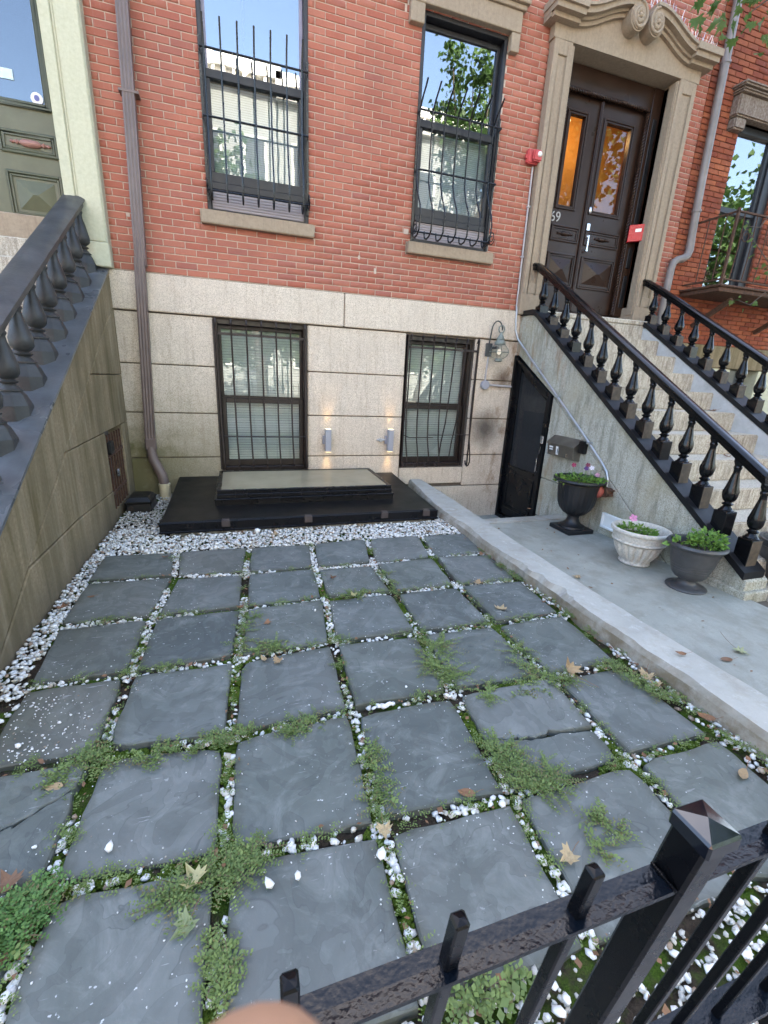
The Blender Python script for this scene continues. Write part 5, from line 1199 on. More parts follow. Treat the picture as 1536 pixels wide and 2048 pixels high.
r6 = [(.58, -5.06), (.98, -5.08), (1.48, -5.11), (2.0, -5.145), (2.50, -5.16), (3.10, -5.17), (3.58, -5.16)]
for c in range(7): GRID[c, 0] = r0[c]; GRID[c, 6] = r6[c]
for r in range(1, 6):
    GRID[0, r] = c0[r]; GRID[6, r] = c6[r]
    for c in range(1, 6): GRID[c, r] = ms[r-1][c-1]
def paver(poly, k):
    q = random.Random(k*7+1); n = len(poly); out = []
    for i in range(n):
        a, c = Vector(poly[i]), Vector(poly[(i+1) % n]); m = max(2, int((c-a).length/.07))
        for j in range(m): out.append(a+(c-a)*(j/m)+Vector((q.uniform(-.0045, .0045), q.uniform(-.0045, .0045)))+((sum((Vector(p_) for p_ in poly), Vector((0, 0)))/n-a).normalized()*q.choice((0, .003, .006, .014, .022)) if j == 0 else Vector((0, 0))))
    ctr = sum(out, Vector((0, 0)))/len(out); N = len(out); tx, ty, tz = q.uniform(-.008, .008), q.uniform(-.008, .008), q.uniform(-.006, .006)
    def Z(p): return tz+tx*(p.x-ctr.x)/.25+ty*(p.y-ctr.y)/.25
    vs = [(p.x, p.y, -.06) for p in out]+[(p.x, p.y, Z(p)-q.uniform(.004, .008)) for p in out]
    ins = []
    for p in out: d = (ctr-p); d = d.normalized()*q.uniform(.004, .009); ins.append(p+d)
    vs += [(p.x, p.y, Z(p)) for p in ins]
    fs = [(i, (i+1) % N, N+(i+1) % N, N+i) for i in range(N)]+[(N+i, N+(i+1) % N, 2*N+(i+1) % N, 2*N+i) for i in range(N)]+[tuple(range(2*N, 3*N))]
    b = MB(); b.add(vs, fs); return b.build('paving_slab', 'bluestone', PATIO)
PAVERS = []
for c in range(6):
    for r in range(6):
        g = .026; P = [Vector(GRID[c, r+1]), Vector(GRID[c+1, r+1]), Vector(GRID[c+1, r]), Vector(GRID[c, r])]
        il = g if c > 0 else 0; ir = g if c < 5 else 0; it = g if r > 0 else 0; ib = g if r < 5 else 0
        P = [P[0]+Vector((il, ib)), P[1]+Vector((-ir, ib)), P[2]+Vector((-ir, -it)), P[3]+Vector((il, -it))]
        PAVERS.append([tuple(p) for p in P]); k = c*10+r
        if (c, r) in ((4, 4), (0, 4)):        # the two cracked slabs
            t0, t1 = (.45, .33) if c == 4 else (.15, .75)
            A = P[0].lerp(P[3], t0); B = P[1].lerp(P[2], t1); q = random.Random(k); mid = [A.lerp(B, (i+1)/8)+Vector((q.uniform(-.008, .008), q.uniform(-.012, .012))) for i in range(7)]
            e = Vector((0, .0035)); lo = [P[0], P[1], B-e]+[m-e for m in reversed(mid)]+[A-e]; hi = [A+e]+[m+e for m in mid]+[B+e, P[2], P[3]]
            paver([tuple(p) for p in lo], k); paver([tuple(p) for p in hi], k+500)
        else: paver([tuple(p) for p in P], k)
_pv = [(min(p[0] for p in P), max(p[0] for p in P), min(p[1] for p in P), max(p[1] for p in P)) for P in PAVERS]
def on_paver(x, y, m=.0): return any(a+m < x < b_-m and c+m < y < d-m for a, b_, c, d in _pv)

# ================================================================== MARBLE CHIPS
def ico(k):
    bm = bmesh.new(); bmesh.ops.create_icosphere(bm, subdivisions=1, radius=1); q = random.Random(k)
    for v in bm.verts: v.co *= q.uniform(.72, 1.1)
    bmesh.ops.convex_hull(bm, input=bm.verts); bmesh.ops.triangulate(bm, faces=bm.faces)
    bm.verts.ensure_lookup_table(); bm.verts.index_update()
    V = np.array([v.co[:] for v in bm.verts]); Fc = np.array([[v.index for v in f.verts] for f in bm.faces]); bm.free(); return V, Fc
ICO = [ico(k) for k in range(10)]
def stone_geo(p, r, q):
    V, Fc = ICO[q.integers(len(ICO))]; sc = r*np.array([q.uniform(.8, 1.35), q.uniform(.65, 1.), q.uniform(.45, .75)])
    a, t1, t2 = q.uniform(0, 6.28), q.normal(0, .25), q.normal(0, .25); ca, sa = math.cos(a), math.sin(a)
    Rz = np.array([[ca, -sa, 0], [sa, ca, 0], [0, 0, 1]]); Rx = np.array([[1, 0, 0], [0, math.cos(t1), -math.sin(t1)], [0, math.sin(t1), math.cos(t1)]]); Ry = np.array([[math.cos(t2), 0, math.sin(t2)], [0, 1, 0], [-math.sin(t2), 0, math.cos(t2)]])
    return (V*sc) @ (Rz @ Rx @ Ry).T+p, Fc
class Pile:
    def __init__(s): s.V = []; s.F = []; s.r = []; s.n = 0
    def add(s, p, r, q):
        V, Fc = stone_geo(np.array(p), r, q); s.V.append(V); s.F.append(Fc+s.n); s.n += len(V); s.r += [q.uniform()]*len(Fc)
    def build(s, name, mat, lbl): o = np_mesh(name, np.concatenate(s.V), np.concatenate(s.F), mat, rnd=s.r, kind='stuff'); return tag(o, lbl, 'gravel')
q = np.random.default_rng(21); P = Pile(); PD = Pile()
def fill(pile, x0, x1, y0, y1, n, rmin, rmax, z0=-.012, z1=.02, skip=.0):
    for _ in range(n):
        x, y = q.uniform(x0, x1), q.uniform(y0, y1)
        if on_paver(x, y, .004): continue
        if skip and mnoise.noise((x*2.2, y*2.2, 5.)) > skip: continue
        pile.add((x, y, q.uniform(z0, z1)), q.uniform(rmin, rmax), q)
fill(P, .86, 3.78, -1.995, -1.555, 3600, .009, .020, -.02, .016)
fill(P, .44, .92, -1.96, -1.30, 800, .011, .019, -.02, .012)
fill(PD, .44, .93, -1.45, -.02, 1500, .008, .015, -.022, .004)
fill(P, .44, .93, -1.35, -.02, 420, .008, .015, -.015, .006)
fill(P, .43, .60, -3.62, -1.9, 1050, .008, .018, -.022, .006); fill(P, .43, .62, -5.1, -3.6, 130, .012, .02, -.02, .004, .0)
fill(P, 3.62, 3.78, -1.6, -.35, 420, .011, .018, -.02, .012)
fill(P, 3.63, 3.75, -5.15, -1.95, 560, .009, .018, -.022, .004, .05)
fill(P, .5, 3.7, -5.47, -5.15, 900, .008, .019, -.022, .004)
fill(PD, .5, 3.7, -5.47, -5.15, 900, .005, .013, -.02, .004)
segs = []
for c in range(1, 6):
    for r in range(6): segs.append((GRID[c, r], GRID[c, r+1], 'v', c, r))
for r in range(1, 6):
    for c in range(6): segs.append((GRID[c, r], GRID[c+1, r], 'h', c, r))
for a, c_, kind, cc, rr in segs:
    dens = 1.25 if rr < 2 else (.9 if rr < 3 else .5)
    L = math.hypot(c_[0]-a[0], c_[1]-a[1])
    for _ in range(int(L*150*dens)):
        t = q.uniform(); x = a[0]+(c_[0]-a[0])*t; y = a[1]+(c_[1]-a[1])*t; o = q.uniform(-.021, .021)
        if kind == 'v': x += o
        else: y += o
        if mnoise.noise((x*3.3, y*3.3, 8.)) > .18: continue
        P.add((x, y, q.uniform(-.022, -.004)), q.uniform(.008, .017)*(1.15 if rr > 3 else 1), q)
P.build('marble_chips', 'pebble', 'white marble chip gravel filling joints and borders of the patio')
PD.build('dusty_chips', 'dirtypebble', 'dusty greyish gravel in the corner beside the hatch')
GR = Pile(); q2 = np.random.default_rng(31)
for a, c_, kind, cc, rr in segs:
    for _ in range(26):
        t = q2.uniform(); x = a[0]+(c_[0]-a[0])*t; y = a[1]+(c_[1]-a[1])*t; o = q2.normal(0, .055)
        if kind == 'v': x += o
        else: y += o
        GR.add((x, y, .004), q2.uniform(.0015, .0042), q2)
for _ in range(240):
    p = G(*q2.uniform((5, 1390), (190, 1530))); GR.add((p[0], p[1], .004), q2.uniform(.0015, .006)*(1.6 if q2.uniform() < .06 else 1), q2)
GR.build('grit', 'pebble', 'fine pale grit and chips scattered over the slabs')
for (u, v, r, lbl) in ((220, 1700, .021, 'lone oval white pebble on a slab near the lower left'), (538, 1772, .019, 'left of two pointed white pebbles on the bottom slab'), (596, 1757, .018, 'right of two pointed white pebbles on the bottom slab'),
                       (763, 1714, .022, 'blocky white stone at the joint below the skull-like leaf'), (38, 1496, .017, 'white pebble on the dark slab at the left edge'), (630, 1223, .012, 'single small white pebble on a slab in the third row'), (812, 1376, .009, 'tiny white pebble on a slab beside the large weed'), (515, 1068, .035, 'large flat white stone in the gravel by the hatch'), (70, 1698, .010, 'small white chip at the far left joint')):
    p = G(u, v, 0.); V, Fc = stone_geo(np.array([p[0], p[1], r*.5+(.02 if v < 1100 else .004)]), r, q); tag(np_mesh('white_pebble', V, Fc, 'whitepebble'), lbl, 'pebble', 'loose white pebbles on the slabs')

# ================================================================== WEEDS
def weed_geo(pts, nst, length, seed, ls=.013, lift=.03, step=.011):
    """creeping stems starting from the points pts; opposite leaflets"""
    q = np.random.default_rng(seed); V = []; Fc = []; rn = []; stems = []
    for i in range(nst):
        s0 = np.array(pts[q.integers(len(pts))], float)[:2]+q.normal(0, .012, 2); a = q.uniform(0, 6.283); L = length*q.uniform(.35, 1.0); n = max(4, int(L/step)); p = np.array([s0[0], s0[1], -.008]); tone = q.uniform(); path = [p.copy()]; top = .48*lift*q.uniform(.2, 1.2)
        for k in range(n):
            t = k/n; a += q.normal(0, .13); p = p+np.array([math.cos(a)*step, math.sin(a)*step, 0]); p[2] = .006+top*math.sin(min(1, t*1.4)*2.2)*.8
            path.append(p.copy())
            for sg in (-1, 1):
                b = a+sg*q.uniform(.7, 1.3); l = ls*q.uniform(.65, 1.3)*(1-.45*t); d = np.array([math.cos(b), math.sin(b), q.uniform(-.15, .7)]); w = np.array([-math.sin(b), math.cos(b), q.uniform(-.5, .5)])*l*.34
                m = len(V); V += [p, p+d*l*.5+w, p+d*l, p+d*l*.5-w]; Fc.append((m, m+1, m+2, m+3)); rn.append((tone*.6+q.uniform()*.4))
        stems.append(path)
    return V, Fc, rn, stems
def weed(lbl, uvs, nst, length, seed, mat='weed', ls=.0135, lift=.03, thing_=True):
    pts = [G(u, v)[:2] for u, v in uvs]; V, Fc, rn, stems = weed_geo(pts, int(nst*.78), length, seed, ls, lift)
    c = np.mean(pts, axis=0)
    if thing_:
        T = thing('creeping_weed', lbl, 'weed', (c[0], c[1], 0), 'weeds growing in the paving joints')
        np_mesh('foliage', V, Fc, mat, T, rn, kind='stuff'); b = MB()
        V2, F2, r2, s2 = weed_geo(pts, max(4, nst//6), length*.95, seed+700, ls*.8, lift*.8, .016); np_mesh('dry_sprigs', V2, F2, 'weeddry', T, r2, kind='stuff')
        V2, F2, r2, s2 = weed_geo(pts, max(2, nst//22), length*.35, seed+900, ls*1.6, lift*.9, .02); np_mesh('broad_sprigs', V2, F2, 'weed', T, r2, kind='stuff')
        for s in stems[::3]: b.tube(s[::3] if len(s) > 6 else s, .0011, 3, False)
        tag(b.build('stems', 'stem', T), kind='stuff'); return T
    return V, Fc, rn
weed('dense feathery green weed patch lying over two slabs right of centre', [(870, 1300), (865, 1330), (900, 1350), (880, 1290)], 120, .19, 1)
weed('green weed mat round the joint crossing behind the tall curled leaf', [(1060, 1340), (1090, 1370), (1050, 1380), (1130, 1360), (980, 1390), (1030, 1300)], 150, .15, 2)
weed('bushy green weed at the crossing below the cracked slab', [(1010, 1530), (1040, 1560), (1070, 1570), (1000, 1500), (1100, 1560)], 170, .16, 3, lift=.045)
weed('loose green weed over the joint in the middle of the patio', [(745, 1540), (755, 1580), (770, 1600), (740, 1510)], 80, .11, 4)
weed('large bright green weed clump in the lower left corner', [(30, 1830), (60, 1800), (20, 1870), (90, 1810), (10, 1900), (60, 1850)], 190, .105, 5, 'weedbright', .015, .075)
weed('trailing green weed around the yellow leaf near the bottom left', [(420, 1750), (460, 1740), (380, 1780), (500, 1720), (340, 1790)], 150, .14, 6, lift=.035)
weed('green weed tuft at the left crossing with brown leaves', [(150, 1540), (190, 1510), (120, 1560), (210, 1530)], 110, .10, 7, lift=.04)
weed('long green weed band along the joint left of centre', [(400, 1490), (340, 1500), (440, 1480), (300, 1515), (480, 1470)], 110, .09, 8)
weed('flat green weed hanging over a slab edge left of centre', [(600, 1455), (580, 1460), (630, 1450)], 60, .11, 9)
weed('airy green weed along the second joint in the upper middle', [(505, 1235), (490, 1260), (500, 1210), (480, 1290)], 60, .12, 10)
weed('small green weed lying over the slab edge above the middle slab', [(545, 1290), (560, 1295), (520, 1300)], 50, .13, 11)
weed('small pale weed in the third joint near the yellow leaf', [(700, 1193), (720, 1190)], 40, .11, 12)
weed('green tuft at the upper joint right of centre', [(775, 1165), (785, 1175), (770, 1150)], 45, .08, 13, lift=.04)
weed('green weed strip beside the chipped kerb', [(1290, 1380), (1320, 1395), (1270, 1360), (1230, 1340)], 90, .11, 14, lift=.04)
weed('weed growing along the joint at the bottom beside the fingertip', [(440, 1950), (445, 1990), (430, 1910), (450, 1930)], 55, .07, 15)
weed('weed below the bottom slab behind the black fence rail', [(960, 1990), (930, 2010), (1000, 1960)], 40, .08, 16, ls=.02, lift=.06)
weed('weed tuft beside the fence post foot', [(1210, 1700), (1230, 1660), (1200, 1640)], 60, .09, 17, lift=.04)
q = np.random.default_rng(5); VV = []; FF = []; RR = []          # stray seedlings and moss sprigs everywhere in the joints
for a, c_, kind, cc, rr in segs:
    for _ in range(3 if rr < 2 else 6):
        t = q.uniform(); x = a[0]+(c_[0]-a[0])*t; y = a[1]+(c_[1]-a[1])*t
        V, Fc, rn, st_ = weed_geo([(x, y)], int(q.integers(4, 14)), q.uniform(.025, .07), int(q.integers(1e6)), .009, .02)
        k = len(VV); VV += V; FF += [tuple(i+k for i in f) for f in Fc]; RR += rn
for _ in range(46):
    y = q.uniform(-5.1, -2.4); x = 3.69+q.uniform(-.04, .03); V, Fc, rn, st_ = weed_geo([(x, y)], int(q.integers(6, 18)), q.uniform(.03, .08), int(q.integers(1e6)), .010, .03)
    k = len(VV); VV += V; FF += [tuple(i+k for i in f) for f in Fc]; RR += rn
tag(np_mesh('seedlings', VV, FF, 'weed', rnd=RR, kind='stuff'), 'tiny green seedlings scattered through the paving joints', 'weeds')
# crumbled leaf litter in the joints and along the kerb
VV = []; FF = []; RR = []; q = np.random.default_rng(77)
def litter(x, y, z=0.):
    L = q.uniform(.008, .03); a = q.uniform(0, 6.28); d = np.array([math.cos(a), math.sin(a), q.uniform(-.3, .5)]); w = np.array([-math.sin(a), math.cos(a), q.uniform(-.6, .6)])*q.uniform(.25, .5); p = np.array([x, y, z+q.uniform(.0, .008)]); k = len(VV)
    VV.extend([p, p+d*L*.45+w*L, p+d*L, p+d*L*.5-w*L*.9]); FF.append((k, k+1, k+2, k+3)); RR.append(q.uniform())
for a, c_, kind, cc, rr in segs:
    for _ in range(7):
        t = q.uniform(); litter(a[0]+(c_[0]-a[0])*t+q.normal(0, .015), a[1]+(c_[1]-a[1])*t+q.normal(0, .015))
for _ in range(170): litter(3.69+q.normal(0, .03), q.uniform(-5.2, -2.0))
for _ in range(60): litter(q.uniform(.9, 3.7), q.uniform(-1.95, -1.6), .02)
for _ in range(60): litter(q.uniform(4.1, 5.3), q.uniform(-5.0, -1.7), -.06)
for _ in range(90): litter(q.uniform(1.2, 3.4), q.uniform(-5.45, -5.15))
tag(np_mesh('leaf_litter', VV, FF, 'leaf_brown', rnd=RR, kind='stuff'), 'crumbled brown leaf litter in the joints and along the kerb', 'leaf litter')
# moss cushions in the joints: many small tufted lumps
VV = []; FF = []; RR = []
q = np.random.default_rng(6); P2 = Pile()
for a, c_, kind, cc, rr in segs:
    L = math.hypot(c_[0]-a[0], c_[1]-a[1])
    for _ in range(int(L*420)):
        t = q.uniform(); x = a[0]+(c_[0]-a[0])*t; y = a[1]+(c_[1]-a[1])*t; o = q.uniform(-.024, .024)
        if kind == 'v': x += o
        else: y += o
        if mnoise.noise((x*2.9, y*2.9, 8.)) < (.16 if rr < 2 else .03): continue
        P2.add((x, y, -.024), q.uniform(.009, .016), q)
def m_moss():
    s = NT('moss_cushion'); c = s.ramp(s.noise(260, 4, .75), (.3, (.035, .062, .008)), (.7, (.12, .18, .025)))
    return s.fin(c, .95, nrm=s.bump(s.noise(380, 3, .7), 1., .006), spec=.1)
MAT['moss'] = m_moss(); o = np_mesh('moss', np.concatenate(P2.V), np.concatenate(P2.F), 'moss', smooth=True, kind='stuff'); tag(o, 'dark green moss cushions in the paving joints', 'moss')

# ================================================================== FALLEN LEAVES
MAPLE = [(0, 0), (.10, .05), (.42, -.05), (.34, .12), (.50, .22), (.30, .33), (.34, .55), (.16, .50), (.0, .95), (-.14, .52), (-.36, .58), (-.30, .34), (-.52, .20), (-.34, .12), (-.40, -.06), (-.10, .05)]
OVAL = [(0, 0), (.14, .12), (.22, .35), (.20, .6), (.1, .85), (0, 1.0), (-.1, .85), (-.2, .6), (-.22, .35), (-.14, .12)]
def leaf(lbl, u, v, size, mat, ang, curl=.5, shape='maple', z=0., stem=.5, up=0., X=None):
    p = G(u, v, z); sh = MAPLE if shape == 'maple' else OVAL; q = random.Random(int(u*13+v)); n = len(sh)
    def P(x, y, lift=0):
        zz = curl*(x*x*1.6+(y-.45)**2*.9)+.06*math.sin(7*x+q.random()*.5)+.03*q.uniform(-1, 1)
        y2 = y*math.cos(up)-zz*math.sin(up); z2 = y*math.sin(up)+zz*math.cos(up)
        ca, sa = math.cos(ang), math.sin(ang)
        return (p[0]+size*(x*ca-y2*sa), p[1]+size*(x*sa+y2*ca), z+.010+size*max(0, z2)+lift)
    b = MB(); rings = [P(0, .35)]; inner = [P(x*.5, .35+(y-.35)*.5) for x, y in sh]; outer = [P(x, y) for x, y in sh]
    vs = rings+inner+outer; fs = [(0, 1+i, 1+(i+1) % n) for i in range(n)]+[(1+i, 1+n+i, 1+n+(i+1) % n, 1+(i+1) % n) for i in range(n)]
    b.add(vs, fs); T = b.build('fallen_leaf', mat, smooth=False); tag(T, lbl, 'leaf', 'fallen leaves on the patio and path')
    if stem: b = MB(); b.tube([P(0, .02), P(.02, -.2*stem), P(.06, -.5*stem), P(.03, -.85*stem)], size*.012, 4); b.build('leaf_stem', 'leaf_brown', T)
    return T
for a in (('tall curled tan leaf standing on the joint near the kerb', 1140, 1352, .105, 'leaf_tan', .4, 1.1, 'maple', 0., .8, 1.0), ('pale tan maple leaf on a slab near the kerb in the third row', 1000, 1224, .10, 'leaf_tan', -.8, .5, 'maple'),
          ('tan leaf lying on the second joint near the kerb', 962, 1168, .075, 'leaf_tan', 1.5, .7, 'maple'), ('small brown leaf on a slab in the second row', 668, 1160, .06, 'leaf_brown', .3, .7, 'maple'),
          ('small reddish brown leaf on a slab left of centre', 540, 1247, .05, 'leaf_brown', 2., .8, 'maple'), ('left of two curled tan leaves at the slab edge', 533, 1326, .055, 'leaf_tan', .5, 1., 'oval'), ('right of two curled tan leaves at the slab edge', 558, 1322, .06, 'leaf_tan', 2.6, .9, 'maple'),
          ('orange brown leaf on the second crossing from the left', 486, 1219, .055, 'leaf_brown', 1., .8, 'maple'), ('orange brown leaf in the white gravel by the left wall', 125, 1222, .09, 'leaf_brown', .2, .6, 'maple'),
          ('tan leaf with two holes like a tiny skull at a crossing', 766, 1655, .062, 'leaf_tan', 3.0, .6, 'maple'), ('yellow torn leaf in the weeds near the bottom left', 395, 1778, .085, 'leaf_yellow', .5, .9, 'maple'), ('pale shredded leaf on the bottom left slab', 385, 1842, .075, 'leaf_greenish', 2.3, .7, 'maple'),
          ('long reddish brown leaf in the joint by the bushy weed', 950, 1592, .07, 'leaf_brown', 1.2, .5, 'oval'), ('tan leaf half hidden behind a fence picket', 1143, 1712, .068, 'leaf_tan', 1.8, .7, 'maple'),
          ('green maple leaf with long stem on the concrete path', 1470, 1300, .095, 'leaf_greenish', 3.3, .3, 'maple', -.06, 1.3), ('flat brown leaf beside the green leaf on the path', 1464, 1322, .08, 'leaf_brown', 1.3, .2, 'oval', -.06), ('reddish leaf lying on top of the kerb', 1372, 1312, .06, 'leaf_brown', 1.0, .5, 'oval', .10),
          ('small tan leaf on the path before the white planter', 1160, 1157, .07, 'leaf_tan', .9, .4, 'maple', -.06), ('tan curled leaf cluster piece by the kerb weeds', 1292, 1352, .085, 'leaf_tan', 2.2, .8, 'maple'), ('second tan leaf wedged by the kerb weeds', 1318, 1378, .06, 'leaf_tan', .3, .9, 'maple'),
          ('brown leaf in the gravel below the kerb near the right edge', 1430, 1445, .08, 'leaf_brown', .8, .7, 'oval'), ('tan crumpled leaf against the chipped kerb', 1040, 1142, .075, 'leaf_tan', 2.5, 1., 'maple'), ('brown tan leaf in the weeds at the left edge', 128, 1578, .07, 'leaf_tan', 1.4, .6, 'oval'),
          ('reddish brown leaf at the left edge above the bright weed', 22, 1790, .09, 'leaf_brown', .6, .8, 'maple'), ('dark red leaf on the upper left slab', 328, 1118, .055, 'leaf_brown', -.6, .5, 'maple'), ('reddish leaf on the top right slab beside the kerb', 965, 1110, .06, 'leaf_brown', 1.8, .7, 'maple'),
          ('yellow leaf in the third joint', 708, 1191, .05, 'leaf_yellow', 2.7, .8, 'maple'), ('brown leaf in the white gravel below the hatch', 505, 1085, .05, 'leaf_brown', .1, .7, 'maple'), ('tan leaf in the gravel under the hatch edge', 555, 1070, .07, 'leaf_tan', 2.2, .8, 'maple'), ('tan leaf in the gravel by the hatch right end', 725, 1055, .07, 'leaf_tan', .7, .8, 'maple'),
          ('dark leaf scrap on the path near the lip', 1062, 1020, .05, 'leaf_brown', .7, .5, 'oval', .1), ('brown leaf at the right end of the kerb gravel', 1490, 1545, .08, 'leaf_tan', 1.9, .7, 'oval'), ('thin brown leaf scrap on the upper left dark slab', 190, 1195, .045, 'leaf_brown', 1.7, .3, 'oval'), ('small brown scrap on the path behind the kerb', 1185, 1178, .035, 'leaf_brown', .7, .4, 'oval', -.06)):
    leaf(*a)
def sleaf(lbl, k, x, dy, size, ang): 
    z = NZ-RISE*k; y = NY-RUN*k+dy; u, v, _ = proj((x, y, z)); leaf(lbl, u, v, size, 'leaf_brown', ang, .5, 'maple', z)
sleaf('curled brown leaf on a step below the far balustrade', 4, 7.05, .12, .10, .4); sleaf('brown leaf on a lower granite step', 6, 6.55, .15, .09, 2.)

# ================================================================== FOREGROUND FENCE
FE = thing('iron_fence', 'glossy black iron fence with square post and blunt pickets in the foreground', 'fence', (2.0, -5.45, -.09))
def fy(z): return -5.557+.116*(1.08-z)
def fbar(x, z0, z1, w, nm, mat='fencepaint', bev=.0015, tip=False):
    b = MB(); h = w/2; n0, n1 = fy(z0), fy(z1); vs = []
    for z, yy in ((z0, n0), (z1, n1)): vs += [(x-h, yy-h, z), (x+h, yy-h, z), (x+h, yy+h, z), (x-h, yy+h, z)]
    fs = [(0, 3, 2, 1), (0, 1, 5, 4), (1, 2, 6, 5), (2, 3, 7, 6), (3, 0, 4, 7)]
    if tip: vs.append((x+.001, n1, z1+w*.16)); fs += [(4, 5, 8), (5, 6, 8), (6, 7, 8), (7, 4, 8)]
    else: fs.append((4, 5, 6, 7))
    b.add(vs, fs); return b.build(nm, mat, FE, bevel=bev)
px = [1.745+.1225*i for i in range(-14, 2)]+[2.115+.1225*i for i in range(0, 24)]
for x in px: fbar(x, .40, 1.140, .0122, 'picket', tip=True)
def frail(z, w, t, x0, x1, nm, mat):
    b = MB(); y = fy(z); n = max(2, int((x1-x0)/.03)); V = []
    for i in range(n+1):
        x = x0+(x1-x0)*i/n; j = .0006*mnoise.noise((x*40, z, 0)); V += [(x, y-w/2+j, z), (x, y-w/2+j, z-t), (x, y+w/2, z-t), (x, y+w/2+j, z), (x, y, z-.0008)]
    m = 5; fs = []
    for i in range(n):
        for k in range(m): fs.append((i*m+k, i*m+(k+1) % m, (i+1)*m+(k+1) % m, (i+1)*m+k))
    fs += [tuple(range(m-1, -1, -1)), tuple(n*m+k for k in range(m))]
    b.add(V, fs); return b.build(nm, mat, FE)
frail(1.08, .025, .005, -.3, 1.969, 'top_rail', 'railtop'); frail(1.08, .025, .005, 2.003, 4.8, 'top_rail', 'railtop'); frail(.47, .05, .012, -.3, 1.966, 'bottom_rail', 'railtop'); frail(.47, .05, .012, 2.006, 4.8, 'bottom_rail', 'railtop')
for x in (1.986, -.25, 4.75):
    p = fbar(x, -.09, 1.142, .0325, 'post', bev=.003)
    yy = fy(1.145); b = MB(); h = .0192; b.add([(x-h, yy-h, 1.135), (x+h, yy-h, 1.135), (x+h, yy+h, 1.135), (x-h, yy+h, 1.135), (x-h, yy-h, 1.152), (x+h, yy-h, 1.152), (x+h, yy+h, 1.152), (x-h, yy+h, 1.152), (x, yy, 1.1575)], [(0, 3, 2, 1), (0, 1, 5, 4), (1, 2, 6, 5), (2, 3, 7, 6), (3, 0, 4, 7), (4, 5, 8), (5, 6, 8), (6, 7, 8), (7, 4, 8)]); b.build('post_cap', 'capgloss', p, bevel=.002)
b = MB(); q = random.Random(4)      # lumpy weld where rail meets post
for i in range(12): b.ball((1.966, fy(1.08)-.0125+.0022*i, 1.081), .0022*q.uniform(.7, 1.3), 6, 4)
b.build('weld_bead', 'fencepaint', FE, smooth=True)

# ================================================================== PHOTOGRAPHER'S HAND
def cpt(u, v, d): return Vector(CAM+ray(u, v)*d)
ru, rr_, rf = Vector(_u), Vector(_r), Vector(_f)
tip = cpt(492, 2322, .030); dn = (-ru*.93+rf*.16-rr_*.10).normalized()
b = MB()
def finger(b, t, d, L, r, bend):
    pts = []; rad = []
    for i in range(9):
        s = i/8; pts.append(t+d*(L*s)+bend*(L*(s**2)*.25)); rad.append(r*(.9+.35*s))
    b.ball(t, r*.98, 14, 10); b.tube(pts, rad, 14); return pts[-1]
fw = rf*.6+rr_*.0
k0 = finger(b, tip, dn, .075, .0082, rf*.5); knuckles = [k0]
for i, (dx, dl, L) in enumerate(((-.019, -.006, .08), (-.038, .002, .075), (-.056, .014, .06))):
    t2 = tip+rr_*dx*1.0+dn*(dl+.034)+rf*.012; knuckles.append(finger(b, t2, dn, L, .0080-.0005*i, rf*.5))
pc = sum(knuckles, Vector())/4+dn*.045
th_t = tip+rr_*.030+dn*.055+rf*.004; b.ball(th_t, .0108, 12, 8); b.tube([th_t, th_t+dn*.03-rr_*.004, pc+rr_*.028+dn*.012], [.0108, .013, .016], 12)
for kx in knuckles: b.tube([kx, pc+dn*.05], [.0125, .022], 12)
b.ball(pc, .034, 14, 10, (1, .62, 1)); b.tube([pc+dn*.03, pc+dn*.08, pc+dn*.20-rf*.05, pc+dn*.30-rf*.12], [.030, .026, .030, .036], 16)
hd = b.build('hand', 'skin', smooth=True); tag(hd, 'out of focus fingertip of a hand at the bottom edge before the lens', 'hand')
md = hd.modifiers.new('remesh', 'REMESH'); md.mode = 'VOXEL'; md.voxel_size = .0022; md.use_smooth_shade = True
sm = hd.modifiers.new('smooth', 'SMOOTH'); sm.factor = .5; sm.iterations = 6

# ================================================================== TREES
def leaf_cloud(name, centers, spread, n, size, mat, parent, seed, droop=.2):
    q = np.random.default_rng(seed); C = np.array(centers)[q.integers(len(centers), size=n)]+q.normal(0, 1, (n, 3))*np.array(spread)
    a = q.normal(0, 1, (n, 3)); a[:, 2] -= droop; a /= np.linalg.norm(a, axis=1)[:, None]; s = np.cross(a, q.normal(0, 1, (n, 3))); s /= np.linalg.norm(s, axis=1)[:, None]
    L = (size*q.uniform(.6, 1.25, n))[:, None]; nn = np.cross(a, s)
    V = np.stack([C, C+a*L*.35+s*L*.42+nn*L*.08, C+a*L, C+a*L*.35-s*L*.42+nn*L*.08], 1).reshape(-1, 3); Fc = np.arange(4*n).reshape(n, 4)
    return np_mesh(name, V, Fc, mat, parent, q.uniform(size=n))
def tree(lbl, base, h, cr, cz, seed, mat, nl, ls=.20):
    q = random.Random(seed); T = thing('street_tree', lbl, 'tree', base, 'street trees'); b = MB(); B = Vector(base)
    top = B+Vector((q.uniform(-.4, .4), q.uniform(-.4, .4), h*.55)); b.tube([B, B+(top-B)*.3+Vector((.06, 0, 0)), B+(top-B)*.7, top], [.2, .16, .13, .1], 10); ends = []
    for i in range(11):
        a = i*2.4; r = cr*q.uniform(.5, .95); s = B+(top-B)*q.uniform(.6, 1); e = Vector((B.x+r*math.cos(a), B.y+r*math.sin(a), B.z+cz+q.uniform(-.35, .6)*cr)); m = s.lerp(e, .5)+Vector((0, 0, .3)); b.tube([s, m, e], [.07, .04, .015], 7); ends += [e, m.lerp(e, .4)]
    b.build('trunk', 'bark', T, smooth=True)
    cents = []
    for e in ends:
        for _ in range(3): cents.append((e.x+q.gauss(0, cr*.2), e.y+q.gauss(0, cr*.2), e.z+q.gauss(0, cr*.17)))
    leaf_cloud('crown', cents, (cr*.11, cr*.11, cr*.09), nl, ls, mat, T, seed); return T
